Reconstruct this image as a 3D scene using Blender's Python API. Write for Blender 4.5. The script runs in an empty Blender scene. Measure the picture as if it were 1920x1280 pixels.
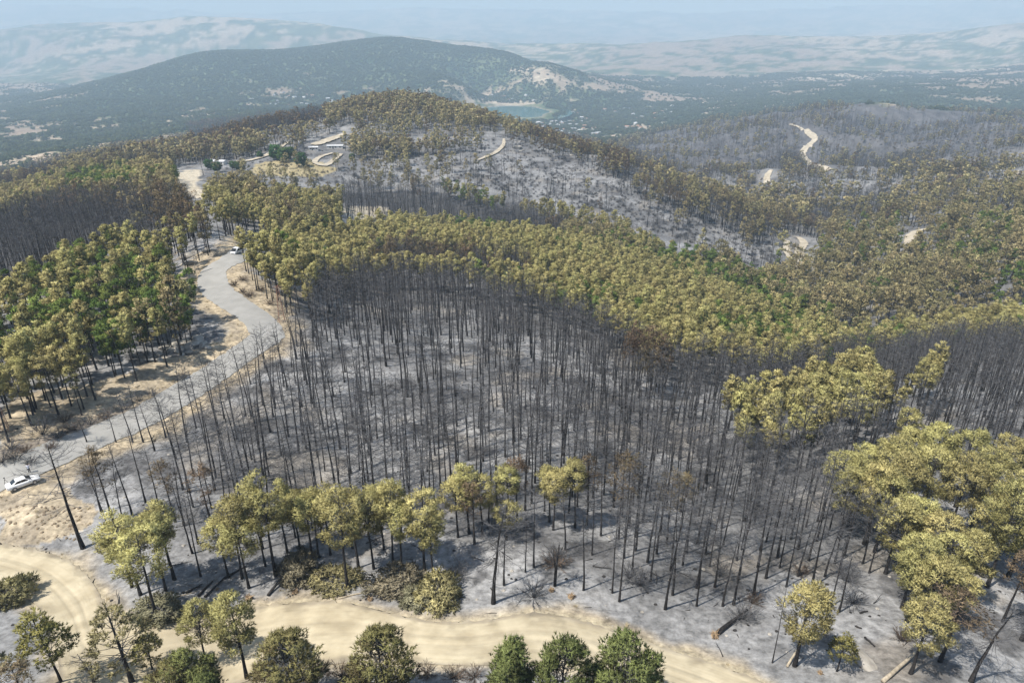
import bpy, bmesh, math, random
import numpy as np
from mathutils import Vector, Matrix

# ------------------------------------------------------------------ camera, sky, sun, exposure
SC = bpy.context.scene
COL = SC.collection
CZ = 70.0                       # drone height above the datum
PITCH = math.radians(24.0)      # looking down
F = 1281.0                      # focal length in pixels of a 1920 px wide frame
SN, CS = math.sin(PITCH), math.cos(PITCH)

cam_d = bpy.data.cameras.new('camera')
cam = bpy.data.objects.new('camera', cam_d)
COL.objects.link(cam)
cam_d.sensor_width = 36.0
cam_d.lens = F / 1920.0 * 36.0
cam_d.clip_start = 1.0
cam_d.clip_end = 60000.0
cam.location = (0, 0, CZ)
cam.rotation_euler = (math.radians(90.0) - PITCH, 0, 0)
SC.camera = cam

SUN_EL = math.radians(60.0)
SUN_DIR = Vector((-0.84, -0.54, 0)).normalized()       # horizontal direction towards the sun
SUN_AZ = math.atan2(SUN_DIR.x, SUN_DIR.y)
world = bpy.data.worlds.new('World')
SC.world = world
world.use_nodes = True
wn = world.node_tree.nodes
wl = world.node_tree.links
bg = wn.get('Background') or wn.new('ShaderNodeBackground')
sky = wn.new('ShaderNodeTexSky')
sky.sky_type = 'NISHITA'
sky.sun_disc = False
sky.sun_elevation = SUN_EL
sky.sun_rotation = SUN_AZ
sky.altitude = 800
sky.air_density = 1.0
sky.dust_density = 1.5
wl.new(sky.outputs[0], bg.inputs[0])
bg.inputs[1].default_value = 0.085
sun_d = bpy.data.lights.new('sun', 'SUN')
sun_d.energy = 5.0
sun_d.angle = math.radians(0.53)
sun_d.color = (1.0, 0.955, 0.88)
sun = bpy.data.objects.new('sun', sun_d)
COL.objects.link(sun)
to_sun = Vector((SUN_DIR.x * math.cos(SUN_EL), SUN_DIR.y * math.cos(SUN_EL), math.sin(SUN_EL)))
sun.rotation_euler = to_sun.to_track_quat('Z', 'Y').to_euler()
sun.location = (-100, -80, 300)

SC.view_settings.view_transform = 'Standard'
SC.view_settings.look = 'None'
SC.view_settings.exposure = 0.9
SC.view_settings.gamma = 1.0
SC.view_settings.use_curve_mapping = False
SC.render.engine = 'CYCLES'
SC.cycles.max_bounces = 8
SC.cycles.diffuse_bounces = 2
SC.cycles.glossy_bounces = 1
SC.cycles.transmission_bounces = 2
SC.cycles.transparent_max_bounces = 4
SC.cycles.volume_bounces = 4
SC.cycles.use_denoising = True

# ------------------------------------------------------------------ small helpers
RNG = np.random.default_rng(7)
random.seed(7)

def tag(o, label=None, cat=None, group=None, kind=None):
    if label: o['label'] = label
    if cat: o['category'] = cat
    if group: o['group'] = group
    if kind: o['kind'] = kind
    return o

def mesh_from(name, verts, faces, mats=(), smooth=False, midx=None, cols=None):
    """verts (n,3) array, faces list/array of equal or mixed length polygons"""
    me = bpy.data.meshes.new(name)
    verts = np.asarray(verts, dtype=np.float32).reshape(-1, 3)
    if isinstance(faces, np.ndarray):
        n, k = faces.shape
        me.vertices.add(len(verts)); me.vertices.foreach_set('co', verts.ravel())
        me.loops.add(n * k); me.loops.foreach_set('vertex_index', faces.astype(np.int32).ravel())
        me.polygons.add(n)
        me.polygons.foreach_set('loop_start', np.arange(0, n * k, k, dtype=np.int32))
        me.polygons.foreach_set('loop_total', np.full(n, k, dtype=np.int32))
    else:
        me.from_pydata([tuple(map(float, v)) for v in verts], [], faces)
    for m in mats: me.materials.append(m)
    if midx is not None: me.polygons.foreach_set('material_index', np.asarray(midx, dtype=np.int32))
    me.update(calc_edges=True)
    if smooth: me.polygons.foreach_set('use_smooth', np.ones(len(me.polygons), dtype=bool))
    if cols is not None:
        a = me.color_attributes.new('tint', 'FLOAT_COLOR', 'POINT')
        c = np.ones((len(verts), 4), dtype=np.float32); c[:, :cols.shape[1]] = cols
        a.data.foreach_set('color', c.ravel())
    me.validate()
    return me

def obj(name, me, parent=None):
    o = bpy.data.objects.new(name, me)
    COL.objects.link(o)
    if parent is not None: o.parent = parent
    return o

def empty(name, loc=(0, 0, 0), rz=0.0, scale=None):
    o = bpy.data.objects.new(name, None)
    o.empty_display_size = 0.5
    COL.objects.link(o)
    o.location = loc; o.rotation_euler = (0, 0, rz)
    if scale is not None: o.scale = scale
    return o

class MB:
    """collects simple solids into one mesh"""
    def __init__(s): s.v = []; s.f = []; s.m = []
    def add(s, vs, fs, mi=0):
        b = len(s.v); s.v += [tuple(v) for v in vs]
        s.f += [tuple(b + i for i in f) for f in fs]; s.m += [mi] * len(fs)
    def box(s, c, size, rz=0, mi=0, taper=1.0):
        cx, cy, cz = c; sx, sy, sz = [q / 2 for q in size]
        vs = []
        for z, t in ((-sz, 1.0), (sz, taper)):
            for x, y in ((-sx, -sy), (sx, -sy), (sx, sy), (-sx, sy)):
                x *= t; y *= t
                vs.append((cx + x * math.cos(rz) - y * math.sin(rz), cy + x * math.sin(rz) + y * math.cos(rz), cz + z))
        s.add(vs, [(0, 3, 2, 1), (4, 5, 6, 7), (0, 1, 5, 4), (1, 2, 6, 5), (2, 3, 7, 6), (3, 0, 4, 7)], mi)
    def tube(s, pts, radii, n=6, mi=0, cap=True):
        pts = [Vector(p) for p in pts]; rings = []
        b = len(s.v)
        for i, p in enumerate(pts):
            d = (pts[min(i + 1, len(pts) - 1)] - pts[max(i - 1, 0)]).normalized()
            a = d.orthogonal().normalized(); c = d.cross(a)
            for k in range(n):
                t = 2 * math.pi * k / n
                s.v.append(tuple(p + (a * math.cos(t) + c * math.sin(t)) * radii[i]))
        for i in range(len(pts) - 1):
            for k in range(n):
                q = (k + 1) % n
                s.f.append((b + i * n + k, b + i * n + q, b + (i + 1) * n + q, b + (i + 1) * n + k)); s.m.append(mi)
        if cap:
            s.f.append(tuple(b + k for k in range(n))[::-1]); s.m.append(mi)
            s.f.append(tuple(b + (len(pts) - 1) * n + k for k in range(n))); s.m.append(mi)
    def mesh(s, name, mats, smooth=False):
        me = bpy.data.meshes.new(name)
        me.from_pydata(s.v, [], s.f)
        for m in mats: me.materials.append(m)
        me.polygons.foreach_set('material_index', np.asarray(s.m, dtype=np.int32))
        if smooth: me.polygons.foreach_set('use_smooth', np.ones(len(s.f), dtype=bool))
        me.update()
        return me

# value noise -------------------------------------------------------------
def _hash(ix, iy, seed):
    h = (ix.astype(np.int64) * 374761393 + iy.astype(np.int64) * 668265263 + seed * 982451653) & 0xFFFFFFFF
    h = ((h ^ (h >> 13)) * 1274126177) & 0xFFFFFFFF
    return ((h ^ (h >> 16)) & 0xFFFF) / 65535.0
def vnoise(x, y, seed=0):
    ix, iy = np.floor(x), np.floor(y)
    fx, fy = x - ix, y - iy
    fx = fx * fx * fx * (fx * (fx * 6 - 15) + 10); fy = fy * fy * fy * (fy * (fy * 6 - 15) + 10)
    a = _hash(ix, iy, seed); b = _hash(ix + 1, iy, seed); c = _hash(ix, iy + 1, seed); d = _hash(ix + 1, iy + 1, seed)
    return (a * (1 - fx) + b * fx) * (1 - fy) + (c * (1 - fx) + d * fx) * fy
def fbm(x, y, scale, octv=4, seed=0, gain=0.5):
    t = 0; amp = 1; tot = 0; x = x / scale; y = y / scale
    for o in range(octv):
        c, s = math.cos(0.6 * o), math.sin(0.6 * o)
        t = t + amp * vnoise(x * c - y * s + 17.3 * o, x * s + y * c - 9.1 * o, seed + o); tot += amp
        x = x * 2.03; y = y * 2.03; amp *= gain
    return t / tot
def sstep(a, b, x):
    t = np.clip((x - a) / (b - a), 0, 1); return t * t * (3 - 2 * t)

# pixel <-> world ----------------------------------------------------------
def project(x, y, z):
    """world -> pixel of the 1920x1280 frame"""
    d = y * CS + (CZ - z) * SN
    v = ((CZ - z) * CS - y * SN) / d
    return 960 + F * x / d, 640 + F * v, d
def pt(px, py, d):
    if d > 5000: d = 5000 + (d - 5000) * (0.28 if d < 20000 else 0.55)      # hills past the valley
    v = (py - 640) / F
    return (px - 960) / F * d, d * (CS - v * SN), -d * (SN + v * CS)     # z relative to the camera

# ------------------------------------------------------------------ terrain: one height field from surveyed points (pixel, depth in metres)
GP = [
 (200,1400,62),(960,1420,62),(1700,1400,62),(300,1650,42),(1600,1650,42),
 (800,1190,80.5),(100,1100,90),(0,1040,96),(350,1180,82),(1300,1240,78),(1500,1290,73),(1100,1195,80),
 (1500,1200,81),(1850,1100,94),(1900,1270,76),(1640,1000,107),(900,1050,95),(600,1080,91),(300,1130,85),(156,1027,98),(60,960,103),
 (45,905,108),(0,890,110),(250,800,128),(430,690,152),(510,610,172),(400,520,198),(445,480,210),
 (100,750,135),(330,650,160),(180,730,139),(0,620,165),(150,560,185),(330,560,185),(50,500,225),(300,470,232),
 (150,430,290),(400,430,250),(20,470,260),(505,425,320),(640,425,380),(690,398,465),(355,350,400),(300,390,330),
 (500,760,138),(650,900,116),(1000,900,119),(702,722,152),(1000,750,150),(680,660,166),(600,600,190),(800,560,240),(950,600,222),
 (1100,650,205),(1250,700,188),(1250,850,140),(1400,950,119),(1500,850,142),(1700,750,168),(1900,750,165),(1900,900,126),
 (800,468,340),(550,500,276),(1000,488,341),(1200,542,326),(1400,613,296),(1580,683,256),(1750,673,251),(1900,640,256),
 (800,466,400),(780,410,470),(900,408,480),(1000,432,440),(1200,470,430),
 (1480,485,455),(1400,540,390),(1560,560,375),(1600,500,420),(1700,560,350),(1800,560,330),(1900,540,320),(1750,480,410),(1900,430,430),
 (1700,440,480),(1850,370,560),(1500,440,540),(1550,400,640),(1700,390,600),(1900,330,700),
 (870,330,545),(1000,330,580),(1100,380,515),(1250,420,495),(1350,440,490),(1150,300,650),(950,280,650),(1300,370,570),
 (1100,290,690),(1100,300,900),(1200,325,640),(1200,335,800),(1350,385,570),(1350,395,700),(1000,255,740),(1000,262,950),
 (900,225,800),(900,240,1050),(730,195,820),(730,208,1100),(600,225,780),(600,240,1000),(420,260,720),(300,290,690),(150,315,660),(0,360,600),
 (300,302,900),(0,372,850),(150,328,900),(420,275,950),
 (700,270,640),(560,290,590),(600,310,565),(800,300,600),(420,300,590),(200,350,480),(60,380,450),(0,420,360),(500,250,690),
 (965,222,2620),(965,199,3060),(1080,240,2350),(1150,260,2000),(1250,240,2200),(1100,200,3100),(1250,190,3300),(900,180,3500),
 (1300,300,1150),(1300,330,930),(1450,350,800),(1510,290,1050),(1250,270,1450),(1400,230,1550),(1500,215,1650),(1650,210,1600),
 (1850,230,1450),(1900,280,1000),(1700,330,850),(1700,270,1150),(1500,225,2000),(1700,218,2050),(1900,225,2000),
 (1700,170,2900),(1900,170,2800),(1400,190,2900),(1250,150,4500),(1500,140,4500),(1800,120,5000),(1100,130,6000),(1350,100,7500),
 (1650,80,9000),(1900,50,10000),(1400,72,11000),(1100,85,11000),(950,95,10000),(1900,65,14000),(1400,84,15000),(1650,75,13500),(1100,92,15000),
 (700,75,4000),(750,76,4000),(380,102,3700),(500,99,3850),(620,89,3950),(800,90,3900),(930,103,3700),(1020,120,3500),
 (700,95,5000),(500,112,4700),(380,114,4600),(930,120,4800),
 (500,195,2700),(700,160,3100),(300,190,2700),(250,140,3400),(850,150,3200),(100,200,2700),(100,250,1950),(300,240,1950),(500,215,2100),
 (180,156,3900),(110,172,3800),(270,132,3700),(180,166,4600),(1000,120,3800),(1090,142,3900),(1200,152,4200),(1150,128,5200),(20,290,1400),(0,330,1050),(0,160,4500),(150,148,4800),(60,142,7000),(0,120,9500),
 (0,58,13000),(150,50,13000),(350,38,13000),(480,42,13000),(600,52,12500),(680,62,12000),(800,75,12000),(350,110,9500),(600,110,9000),
 (350,62,17000),(0,78,17000),(680,78,16000),
 (150,18,23000),(500,30,23000),(800,22,23000),(1200,28,23000),(1500,22,23000),(1800,10,23000),
]
P = np.array([pt(*g) for g in GP])
KW = 0.6
def uw(x, y):
    yy = np.maximum(y, 30.0)
    return np.clip(x / yy, -1.6, 1.6), KW * np.log(yy)
pu, pw = uw(P[:, 0], P[:, 1])
pT = -P[:, 2] / P[:, 1]
def tps_k(r2): return 0.5 * r2 * np.log(r2 + 1e-12)
def tps_fit(u, w, val, lam):
    n = len(u)
    A = np.zeros((n + 3, n + 3))
    r2 = (u[:, None] - u[None]) ** 2 + (w[:, None] - w[None]) ** 2
    A[:n, :n] = tps_k(r2) + lam * np.eye(n)
    Q = np.c_[np.ones(n), u, w]
    A[:n, n:] = Q; A[n:, :n] = Q.T
    return np.linalg.solve(A, np.r_[val, 0, 0, 0])
TW = tps_fit(pu, pw, pT, 2e-5)
def tps_eval(u, w):
    out = TW[-3] + TW[-2] * u + TW[-1] * w
    for i in range(len(pu)):
        out = out + TW[i] * tps_k((u - pu[i]) ** 2 + (w - pw[i]) ** 2)
    return out

NU = 620
US = np.linspace(-1.45, 1.45, NU)
YS = [16.0]
while YS[-1] < 17000:
    y_ = YS[-1]
    r = 0.0065 if y_ < 400 else (0.0085 if y_ < 1500 else 0.012)
    YS.append(y_ * (1 + r) + (0.1 if y_ < 60 else 0))
YS = np.array(YS); NY = len(YS)
UU, YY = np.meshgrid(US, YS)
XX = UU * YY
# smooth field on a coarse lattice, then interpolated onto the fine one
cu = np.linspace(-1.45, 1.45, 150); cw = np.linspace(KW * math.log(30), KW * math.log(17000), 330)
CU, CW = np.meshgrid(cu, cw)
CT = tps_eval(CU, CW)
def bil(grid, fi, fj):
    i = np.clip(np.floor(fi).astype(int), 0, grid.shape[0] - 2); j = np.clip(np.floor(fj).astype(int), 0, grid.shape[1] - 2)
    a = np.clip(fi - i, 0, 1); b = np.clip(fj - j, 0, 1)
    return (grid[i, j] * (1 - b) + grid[i, j + 1] * b) * (1 - a) + (grid[i + 1, j] * (1 - b) + grid[i + 1, j + 1] * b) * a
WW = KW * np.log(np.maximum(YY, 30))
TT = bil(CT, (WW - cw[0]) / (cw[1] - cw[0]), (UU - cu[0]) / (cu[1] - cu[0]))
ZZ = CZ - np.maximum(YY, 30) * TT
# relief too small for the survey
ZS = ZZ.copy()
near = 1 - sstep(500, 1200, YY)
ZZ += near * ((fbm(XX, YY, 28, 4, 3) - 0.5) * 2.0 + (fbm(XX, YY, 5, 2, 8) - 0.5) * 0.35)
# old planting furrows across the bowl
fur = (1 - sstep(190, 260, YY)) * sstep(85, 105, YY) * sstep(0.35, 0.6, fbm(XX, YY, 35, 2, 81))
ZZ += fur * 0.17 * np.sin(2 * np.pi * (YY * 0.97 + XX * 0.24 + (fbm(XX, YY, 18, 2, 83) - 0.5) * 5) / 4.3)
mid = sstep(700, 1500, YY) * (1 - sstep(5000, 7000, YY))
rid = 1 - np.abs(2 * fbm(XX, YY, 520, 4, 21) - 1) * 2
ZZ += mid * (rid - 0.45) * 13 + mid * (fbm(XX, YY, 120, 3, 33) - 0.5) * 9
farm = sstep(4500, 6500, YY)
ZZ += farm * ((1 - np.abs(2 * fbm(XX, YY, 1300, 5, 41) - 1) * 2) - 0.4) * 60 * sstep(5000, 8000, YY)
ZZ += (YY > 450) * sstep(450, 700, YY) * (1 - sstep(1300, 1800, YY)) * (fbm(XX, YY, 60, 3, 51) - 0.5) * 6
spur = sstep(520, 800, YY) * (1 - sstep(1700, 2000, YY)) * sstep(0.12, 0.25, UU)
ZZ += spur * ((1 - np.abs(2 * fbm(XX + 0.6 * YY, YY - 0.3 * XX, 170, 3, 71) - 1) * 2) - 0.45) * 26
# lake basin
LAKE_C = (pt(955, 210, 2830)[0], pt(965, 210, 2830)[1]); LAKE_Z = CZ - 284.0
lr = np.sqrt(((XX - LAKE_C[0]) / 150) ** 2 + ((YY - LAKE_C[1]) / 265) ** 2) + (fbm(XX, YY, 150, 3, 61) - 0.5) * 0.5
lk = 1 - sstep(1.0, 1.9, lr)
ZZ = ZZ * (1 - lk) + (LAKE_Z + np.where(lr < 1.0, -3.0, 2.0 + (lr - 1) * 14)) * lk

def height(x, y):
    x = np.asarray(x, float); y = np.asarray(y, float)
    fj = (x / np.maximum(y, 16.01) - US[0]) / (US[1] - US[0])
    fi = np.interp(y, YS, np.arange(NY))
    return bil(ZZ, fi, fj)
def ground(px, py, ymin=25.0):
    """first hit of the pixel's ray with the terrain -> arrays x, y, z"""
    px = np.atleast_1d(np.asarray(px, float)); py = np.atleast_1d(np.asarray(py, float))
    v = (py - 640) / F; cx = (px - 960) / F
    fy = CS - v * SN; dz = SN + v * CS
    ys = np.geomspace(ymin, 16500, 1400)
    X = cx[:, None] / fy[:, None] * ys[None]; Zr = CZ - dz[:, None] / fy[:, None] * ys[None]
    H = height(X, np.broadcast_to(ys, X.shape))
    below = Zr < H
    k = np.argmax(below, axis=1); k = np.where(below.any(axis=1), np.maximum(k, 1), len(ys) - 1)
    r = np.arange(len(px))
    a = Zr[r, k - 1] - H[r, k - 1]; b = Zr[r, k] - H[r, k]
    t = np.clip(a / (a - b + 1e-9), 0, 1)
    y = ys[k - 1] + (ys[k] - ys[k - 1]) * t
    x = cx / fy * y
    return x, y, height(x, y)
def g1(px, py):
    x, y, z = ground([px], [py]); return Vector((x[0], y[0], z[0]))
def inpoly(px, py, poly):
    px = np.asarray(px, float); py = np.asarray(py, float); r = np.zeros(px.shape, bool)
    n = len(poly)
    for i in range(n):
        x0, y0 = poly[i]; x1, y1 = poly[(i + 1) % n]
        if y0 == y1: continue
        c = ((y0 > py) != (y1 > py)) & (px < (x1 - x0) * (py - y0) / (y1 - y0) + x0)
        r ^= c
    return r
def catmull(pts, n):
    pts = [np.array(p, float) for p in pts]
    pts = [2 * pts[0] - pts[1]] + pts + [2 * pts[-1] - pts[-2]]
    out = []
    for i in range(1, len(pts) - 2):
        p0, p1, p2, p3 = pts[i - 1:i + 3]
        for t in np.linspace(0, 1, n, endpoint=False):
            out.append(0.5 * (2 * p1 + (p2 - p0) * t + (2 * p0 - 5 * p1 + 4 * p2 - p3) * t * t + (3 * p1 - p0 - 3 * p2 + p3) * t ** 3))
    out.append(pts[-2]); return np.array(out)

# ------------------------------------------------------------------ materials
def new_mat(name, rough=0.9, spec=0.2):
    m = bpy.data.materials.new(name); m.use_nodes = True
    b = m.node_tree.nodes['Principled BSDF']
    b.inputs['Roughness'].default_value = rough
    b.inputs['Specular IOR Level'].default_value = spec
    return m, m.node_tree.nodes, m.node_tree.links, b
def noise_mat(name, c0, c1, scale, rough=0.9, bump=0.0, detail=5, spec=0.2, lo=0.35, hi=0.65, metallic=0.0, rnd=0.0, tinted=False):
    m, N, L, b = new_mat(name, rough, spec)
    tc = N.new('ShaderNodeTexCoord'); nz = N.new('ShaderNodeTexNoise')
    nz.inputs['Scale'].default_value = scale; nz.inputs['Detail'].default_value = detail
    L.new(tc.outputs['Object'], nz.inputs['Vector'])
    cr = N.new('ShaderNodeValToRGB')
    cr.color_ramp.elements[0].position = lo; cr.color_ramp.elements[1].position = hi
    cr.color_ramp.elements[0].color = (*c0, 1); cr.color_ramp.elements[1].color = (*c1, 1)
    L.new(nz.outputs['Fac'], cr.inputs[0])
    out = cr.outputs[0]
    if rnd:
        oi = N.new('ShaderNodeObjectInfo'); mr = N.new('ShaderNodeMapRange')
        mr.inputs[3].default_value = 1 - rnd; mr.inputs[4].default_value = 1 + rnd
        L.new(oi.outputs['Random'], mr.inputs[0])
        vm = N.new('ShaderNodeVectorMath'); vm.operation = 'SCALE'
        L.new(out, vm.inputs[0]); L.new(mr.outputs[0], vm.inputs['Scale']); out = vm.outputs[0]
    if tinted:
        at = N.new('ShaderNodeAttribute'); at.attribute_name = 'tint'; vt = N.new('ShaderNodeVectorMath'); vt.operation = 'MULTIPLY'
        L.new(out, vt.inputs[0]); L.new(at.outputs['Color'], vt.inputs[1]); out = vt.outputs[0]
    L.new(out, b.inputs['Base Color'])
    b.inputs['Metallic'].default_value = metallic
    if bump:
        bp = N.new('ShaderNodeBump'); bp.inputs['Strength'].default_value = bump; bp.inputs['Distance'].default_value = 0.05
        L.new(nz.outputs['Fac'], bp.inputs['Height']); L.new(bp.outputs[0], b.inputs['Normal'])
    return m
def plain(name, c, rough=0.6, spec=0.3, metallic=0.0):
    m, N, L, b = new_mat(name, rough, spec)
    b.inputs['Base Color'].default_value = (*c, 1); b.inputs['Metallic'].default_value = metallic
    return m

def ground_mat():
    m, N, L, b = new_mat('ground', 0.95, 0.1)
    at = N.new('ShaderNodeAttribute'); at.attribute_name = 'tint'
    geo = N.new('ShaderNodeNewGeometry')
    far = N.new('ShaderNodeAttribute'); far.attribute_name = 'farness'
    def nz(scale, detail=6, rough=0.6):
        n = N.new('ShaderNodeTexNoise'); n.inputs['Scale'].default_value = scale; n.inputs['Detail'].default_value = detail
        n.inputs['Roughness'].default_value = rough
        L.new(geo.outputs['Position'], n.inputs['Vector']); return n
    n1 = nz(0.9, 8, 0.7); n2 = nz(0.16, 5); n3 = nz(0.035, 8, 0.75)
    def mr(src, a, c, lo, hi):
        q = N.new('ShaderNodeMapRange'); q.inputs[1].default_value = a; q.inputs[2].default_value = c
        q.inputs[3].default_value = lo; q.inputs[4].default_value = hi; L.new(src, q.inputs[0]); return q.outputs[0]
    def mul(a, c):
        q = N.new('ShaderNodeMath'); q.operation = 'MULTIPLY'; L.new(a, q.inputs[0]); L.new(c, q.inputs[1]); return q.outputs[0]
    nearv = mul(mr(n1.outputs['Fac'], 0.34, 0.66, 0.5, 1.4), mr(n2.outputs['Fac'], 0.3, 0.7, 0.8, 1.2))
    farv = mr(n3.outputs['Fac'], 0.32, 0.68, 0.55, 1.5)
    mx = N.new('ShaderNodeMix'); L.new(far.outputs['Fac'], mx.inputs[0]); L.new(nearv, mx.inputs[2]); L.new(farv, mx.inputs[3])
    vm = N.new('ShaderNodeVectorMath'); vm.operation = 'SCALE'
    L.new(at.outputs['Color'], vm.inputs[0]); L.new(mx.outputs[0], vm.inputs['Scale'])
    L.new(vm.outputs[0], b.inputs['Base Color'])
    bp = N.new('ShaderNodeBump'); bp.inputs['Strength'].default_value = 0.6; bp.inputs['Distance'].default_value = 0.25
    L.new(n1.outputs['Fac'], bp.inputs['Height']); L.new(bp.outputs[0], b.inputs['Normal'])
    return m

# ------------------------------------------------------------------ roads and tracks: outlines
ROAD_PX = [(-70,930),(0,893),(60,866),(130,836),(190,812),(250,786),(310,754),(370,716),(425,682),(468,652),(500,628),(497,610),(483,592),(452,572),(425,557),(405,540),(396,522),(400,508),(413,497),(428,488),(444,480),(470,470),(505,459)]
TRK_UP = [(-60,1012),(0,1018),(60,1028),(110,1042),(165,1078),(200,1132),(262,1162),(400,1152),(520,1132),(650,1130),(780,1160),(880,1166),(1000,1150),(1100,1166),(1200,1200),(1300,1232),(1400,1266),(1500,1312)]
TRK_LO = [(-60,1075),(0,1092),(40,1112),(80,1150),(105,1215),(128,1300),(230,1325),(380,1300),(520,1262),(660,1242),(790,1245),(880,1248),(980,1246),(1060,1252),(1130,1268),(1210,1290),(1290,1325),(1380,1380)]
def road_xy(pxs, n=10):
    c = catmull(pxs, n); x, y, z = ground(c[:, 0], c[:, 1]); return np.c_[x, y]
def smooth_line(a, k=3):
    for _ in range(k):
        b = a.copy(); b[1:-1] = (a[:-2] + 2 * a[1:-1] + a[2:]) / 4; a = b
    return a
ROAD = smooth_line(road_xy(ROAD_PX, 10), 25)
TU = catmull(TRK_UP, 8); TL = catmull(TRK_LO, 8)
SMALL = {   # farther dirt tracks: pixels, width in metres
 'a': ([(1476,452),(1474,470),(1484,490)], 5.0), 'b': ([(1497,446),(1508,458),(1497,472),(1503,488),(1494,504)], 6.5),
 'c': ([(1738,430),(1716,436),(1706,446),(1704,460)], 7.0), 'd': ([(1480,234),(1498,240),(1515,250),(1528,262),(1518,272),(1508,282),(1505,292),(1512,302),(1528,311),(1545,316),(1562,322)], 10.0), 'f': ([(1446,320),(1438,332),(1438,346)], 8.0),
 'g': ([(945,262),(943,275),(925,290),(895,302)], 4.0), 'h': ([(648,252),(622,262),(585,274)], 9.0),
 'i': ([(540,268),(505,290),(470,302),(440,304)], 6.0), 'j': ([(640,290),(628,300),(610,312),(590,306),(600,296),(625,288)], 5.0),
 'k': ([(1770,300),(1756,304)], 14.0), 'l': ([(1850,358),(1826,366)], 8.0), 'm': ([(1905,322),(1890,345)], 8.0),
}
SMALLXY = {k: (smooth_line(road_xy(v[0], 8), 4), v[1]) for k, v in SMALL.items()}
def seg_dist(x, y, line):
    """distance from points to a polyline"""
    best = np.full(x.shape, 1e9)
    for i in range(len(line) - 1):
        ax, ay = line[i]; bx, by = line[i + 1]
        dx, dy = bx - ax, by - ay; l2 = dx * dx + dy * dy + 1e-9
        t = np.clip(((x - ax) * dx + (y - ay) * dy) / l2, 0, 1)
        best = np.minimum(best, (x - ax - t * dx) ** 2 + (y - ay - t * dy) ** 2)
    return np.sqrt(best)
tx, ty, _ = ground(np.r_[TU[:, 0], TL[::-1, 0]], np.r_[TU[:, 1], TL[::-1, 1]])
TRACK_POLY = np.c_[tx, ty]
def track_sd(x, y):
    """signed distance to the sandy track, negative inside"""
    d = seg_dist(x, y, np.r_[TRACK_POLY, TRACK_POLY[:1]])
    return np.where(inpoly(x, y, [tuple(p) for p in TRACK_POLY]), -d, d)

# distance fields on the near lattice only
NR = int(np.searchsorted(YS, 330))
RD = np.full(XX.shape, 1e3); TD = np.full(XX.shape, 1e3)
sub = (slice(0, NR), slice(0, NU))
m_ = (YY < 330) & (XX < 20); RD[m_] = seg_dist(XX[m_], YY[m_], ROAD[::3])
m_ = (YY < 125); TD[m_] = track_sd(XX[m_], YY[m_])
# even the terrain out under the road and the track
w1 = 1 - sstep(5, 11, RD); ZZ = ZZ * (1 - w1) + w1 * (ZS - 0.15)
w2 = 1 - sstep(0.0, 5, TD); ZZ = ZZ * (1 - w2) + w2 * (ZS - 0.1)

# ------------------------------------------------------------------ terrain colours (what the soil, ash and far ground cover are)
PXX, PYY, DD = project(XX, YY, ZZ)
def lerp(a, b, t): return a * (1 - t[..., None]) + np.asarray(b) * t[..., None]
nA = fbm(XX, YY, 22, 5, 101); nB = fbm(XX, YY, 6, 4, 111); nC = fbm(XX, YY, 70, 4, 121)
ash = lerp(np.broadcast_to(np.array([0.15, 0.149, 0.149]), XX.shape + (3,)), (0.25, 0.247, 0.243), sstep(0.38, 0.62, nA))
ash = lerp(ash, (0.07, 0.068, 0.068), sstep(0.56, 0.68, nB) * 0.8)
ash = lerp(ash, (0.26, 0.23, 0.19), sstep(0.62, 0.75, fbm(XX, YY, 11, 4, 131)) * 0.5)
ash = lerp(ash, (0.228, 0.226, 0.222), (1 - sstep(3, 14, TD + (nA - 0.5) * 14)) * 0.8)
col = ash.copy()
# soil round the road, the track and the clearings
TAN = np.array([0.37, 0.305, 0.21]); SAND = np.array([0.36, 0.31, 0.215])
soil = np.zeros(XX.shape)
soil = np.maximum(soil, 1 - sstep(6.0, 11.0, RD + (nB - 0.5) * 10))
soil = np.maximum(soil, 1 - sstep(-0.5, 2.6, TD + (nB - 0.5) * 5))
def zone(poly, feather_noise=0.0):
    n = feather_noise
    return inpoly(PXX + (nB - 0.5) * n * 2, PYY + (nA - 0.5) * n, poly)
for poly in ([(0,915),(70,905),(130,915),(160,960),(150,1000),(110,1015),(0,1015)],
             [(0,770),(90,735),(180,715),(260,690),(330,668),(400,640),(430,660),(420,690),(330,735),(240,775),(150,800),(60,815),(0,835)],
             [(330,500),(345,480),(400,470),(450,470),(440,490),(420,510),(420,530),(380,560),(350,545)],
             [(440,520),(480,520),(560,560),(545,600),(510,600),(460,560)]):
    soil = np.maximum(soil, zone(poly, 40) * 0.9)
col = lerp(col, TAN, soil)
col = lerp(col, np.array([0.17, 0.145, 0.115]), soil * sstep(0.50, 0.66, fbm(XX, YY, 3.2, 4, 151)) * 0.6)
col = lerp(col, SAND, (1 - sstep(-0.5, 1.2, TD + (nB - 0.5) * 2.5)))
# grey burnt scrub between the road and the pale verge
sc = zone([(0,845),(100,812),(220,775),(300,745),(300,760),(180,815),(60,860),(0,880)], 14) * 0.8
col = lerp(col, (0.19, 0.165, 0.14), sc)
col = lerp(col, (0.085, 0.083, 0.084), zone([(-300,430),(0,410),(100,375),(250,362),(340,375),(330,450),(120,492),(0,520),(-300,580)], 20) * 0.85)
col = lerp(col, (0.07, 0.069, 0.071), zone([(630,362),(800,358),(900,372),(1050,405),(1240,455),(1235,482),(1000,442),(850,420),(740,405)], 8) * 0.8 * (YY > 380))
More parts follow.
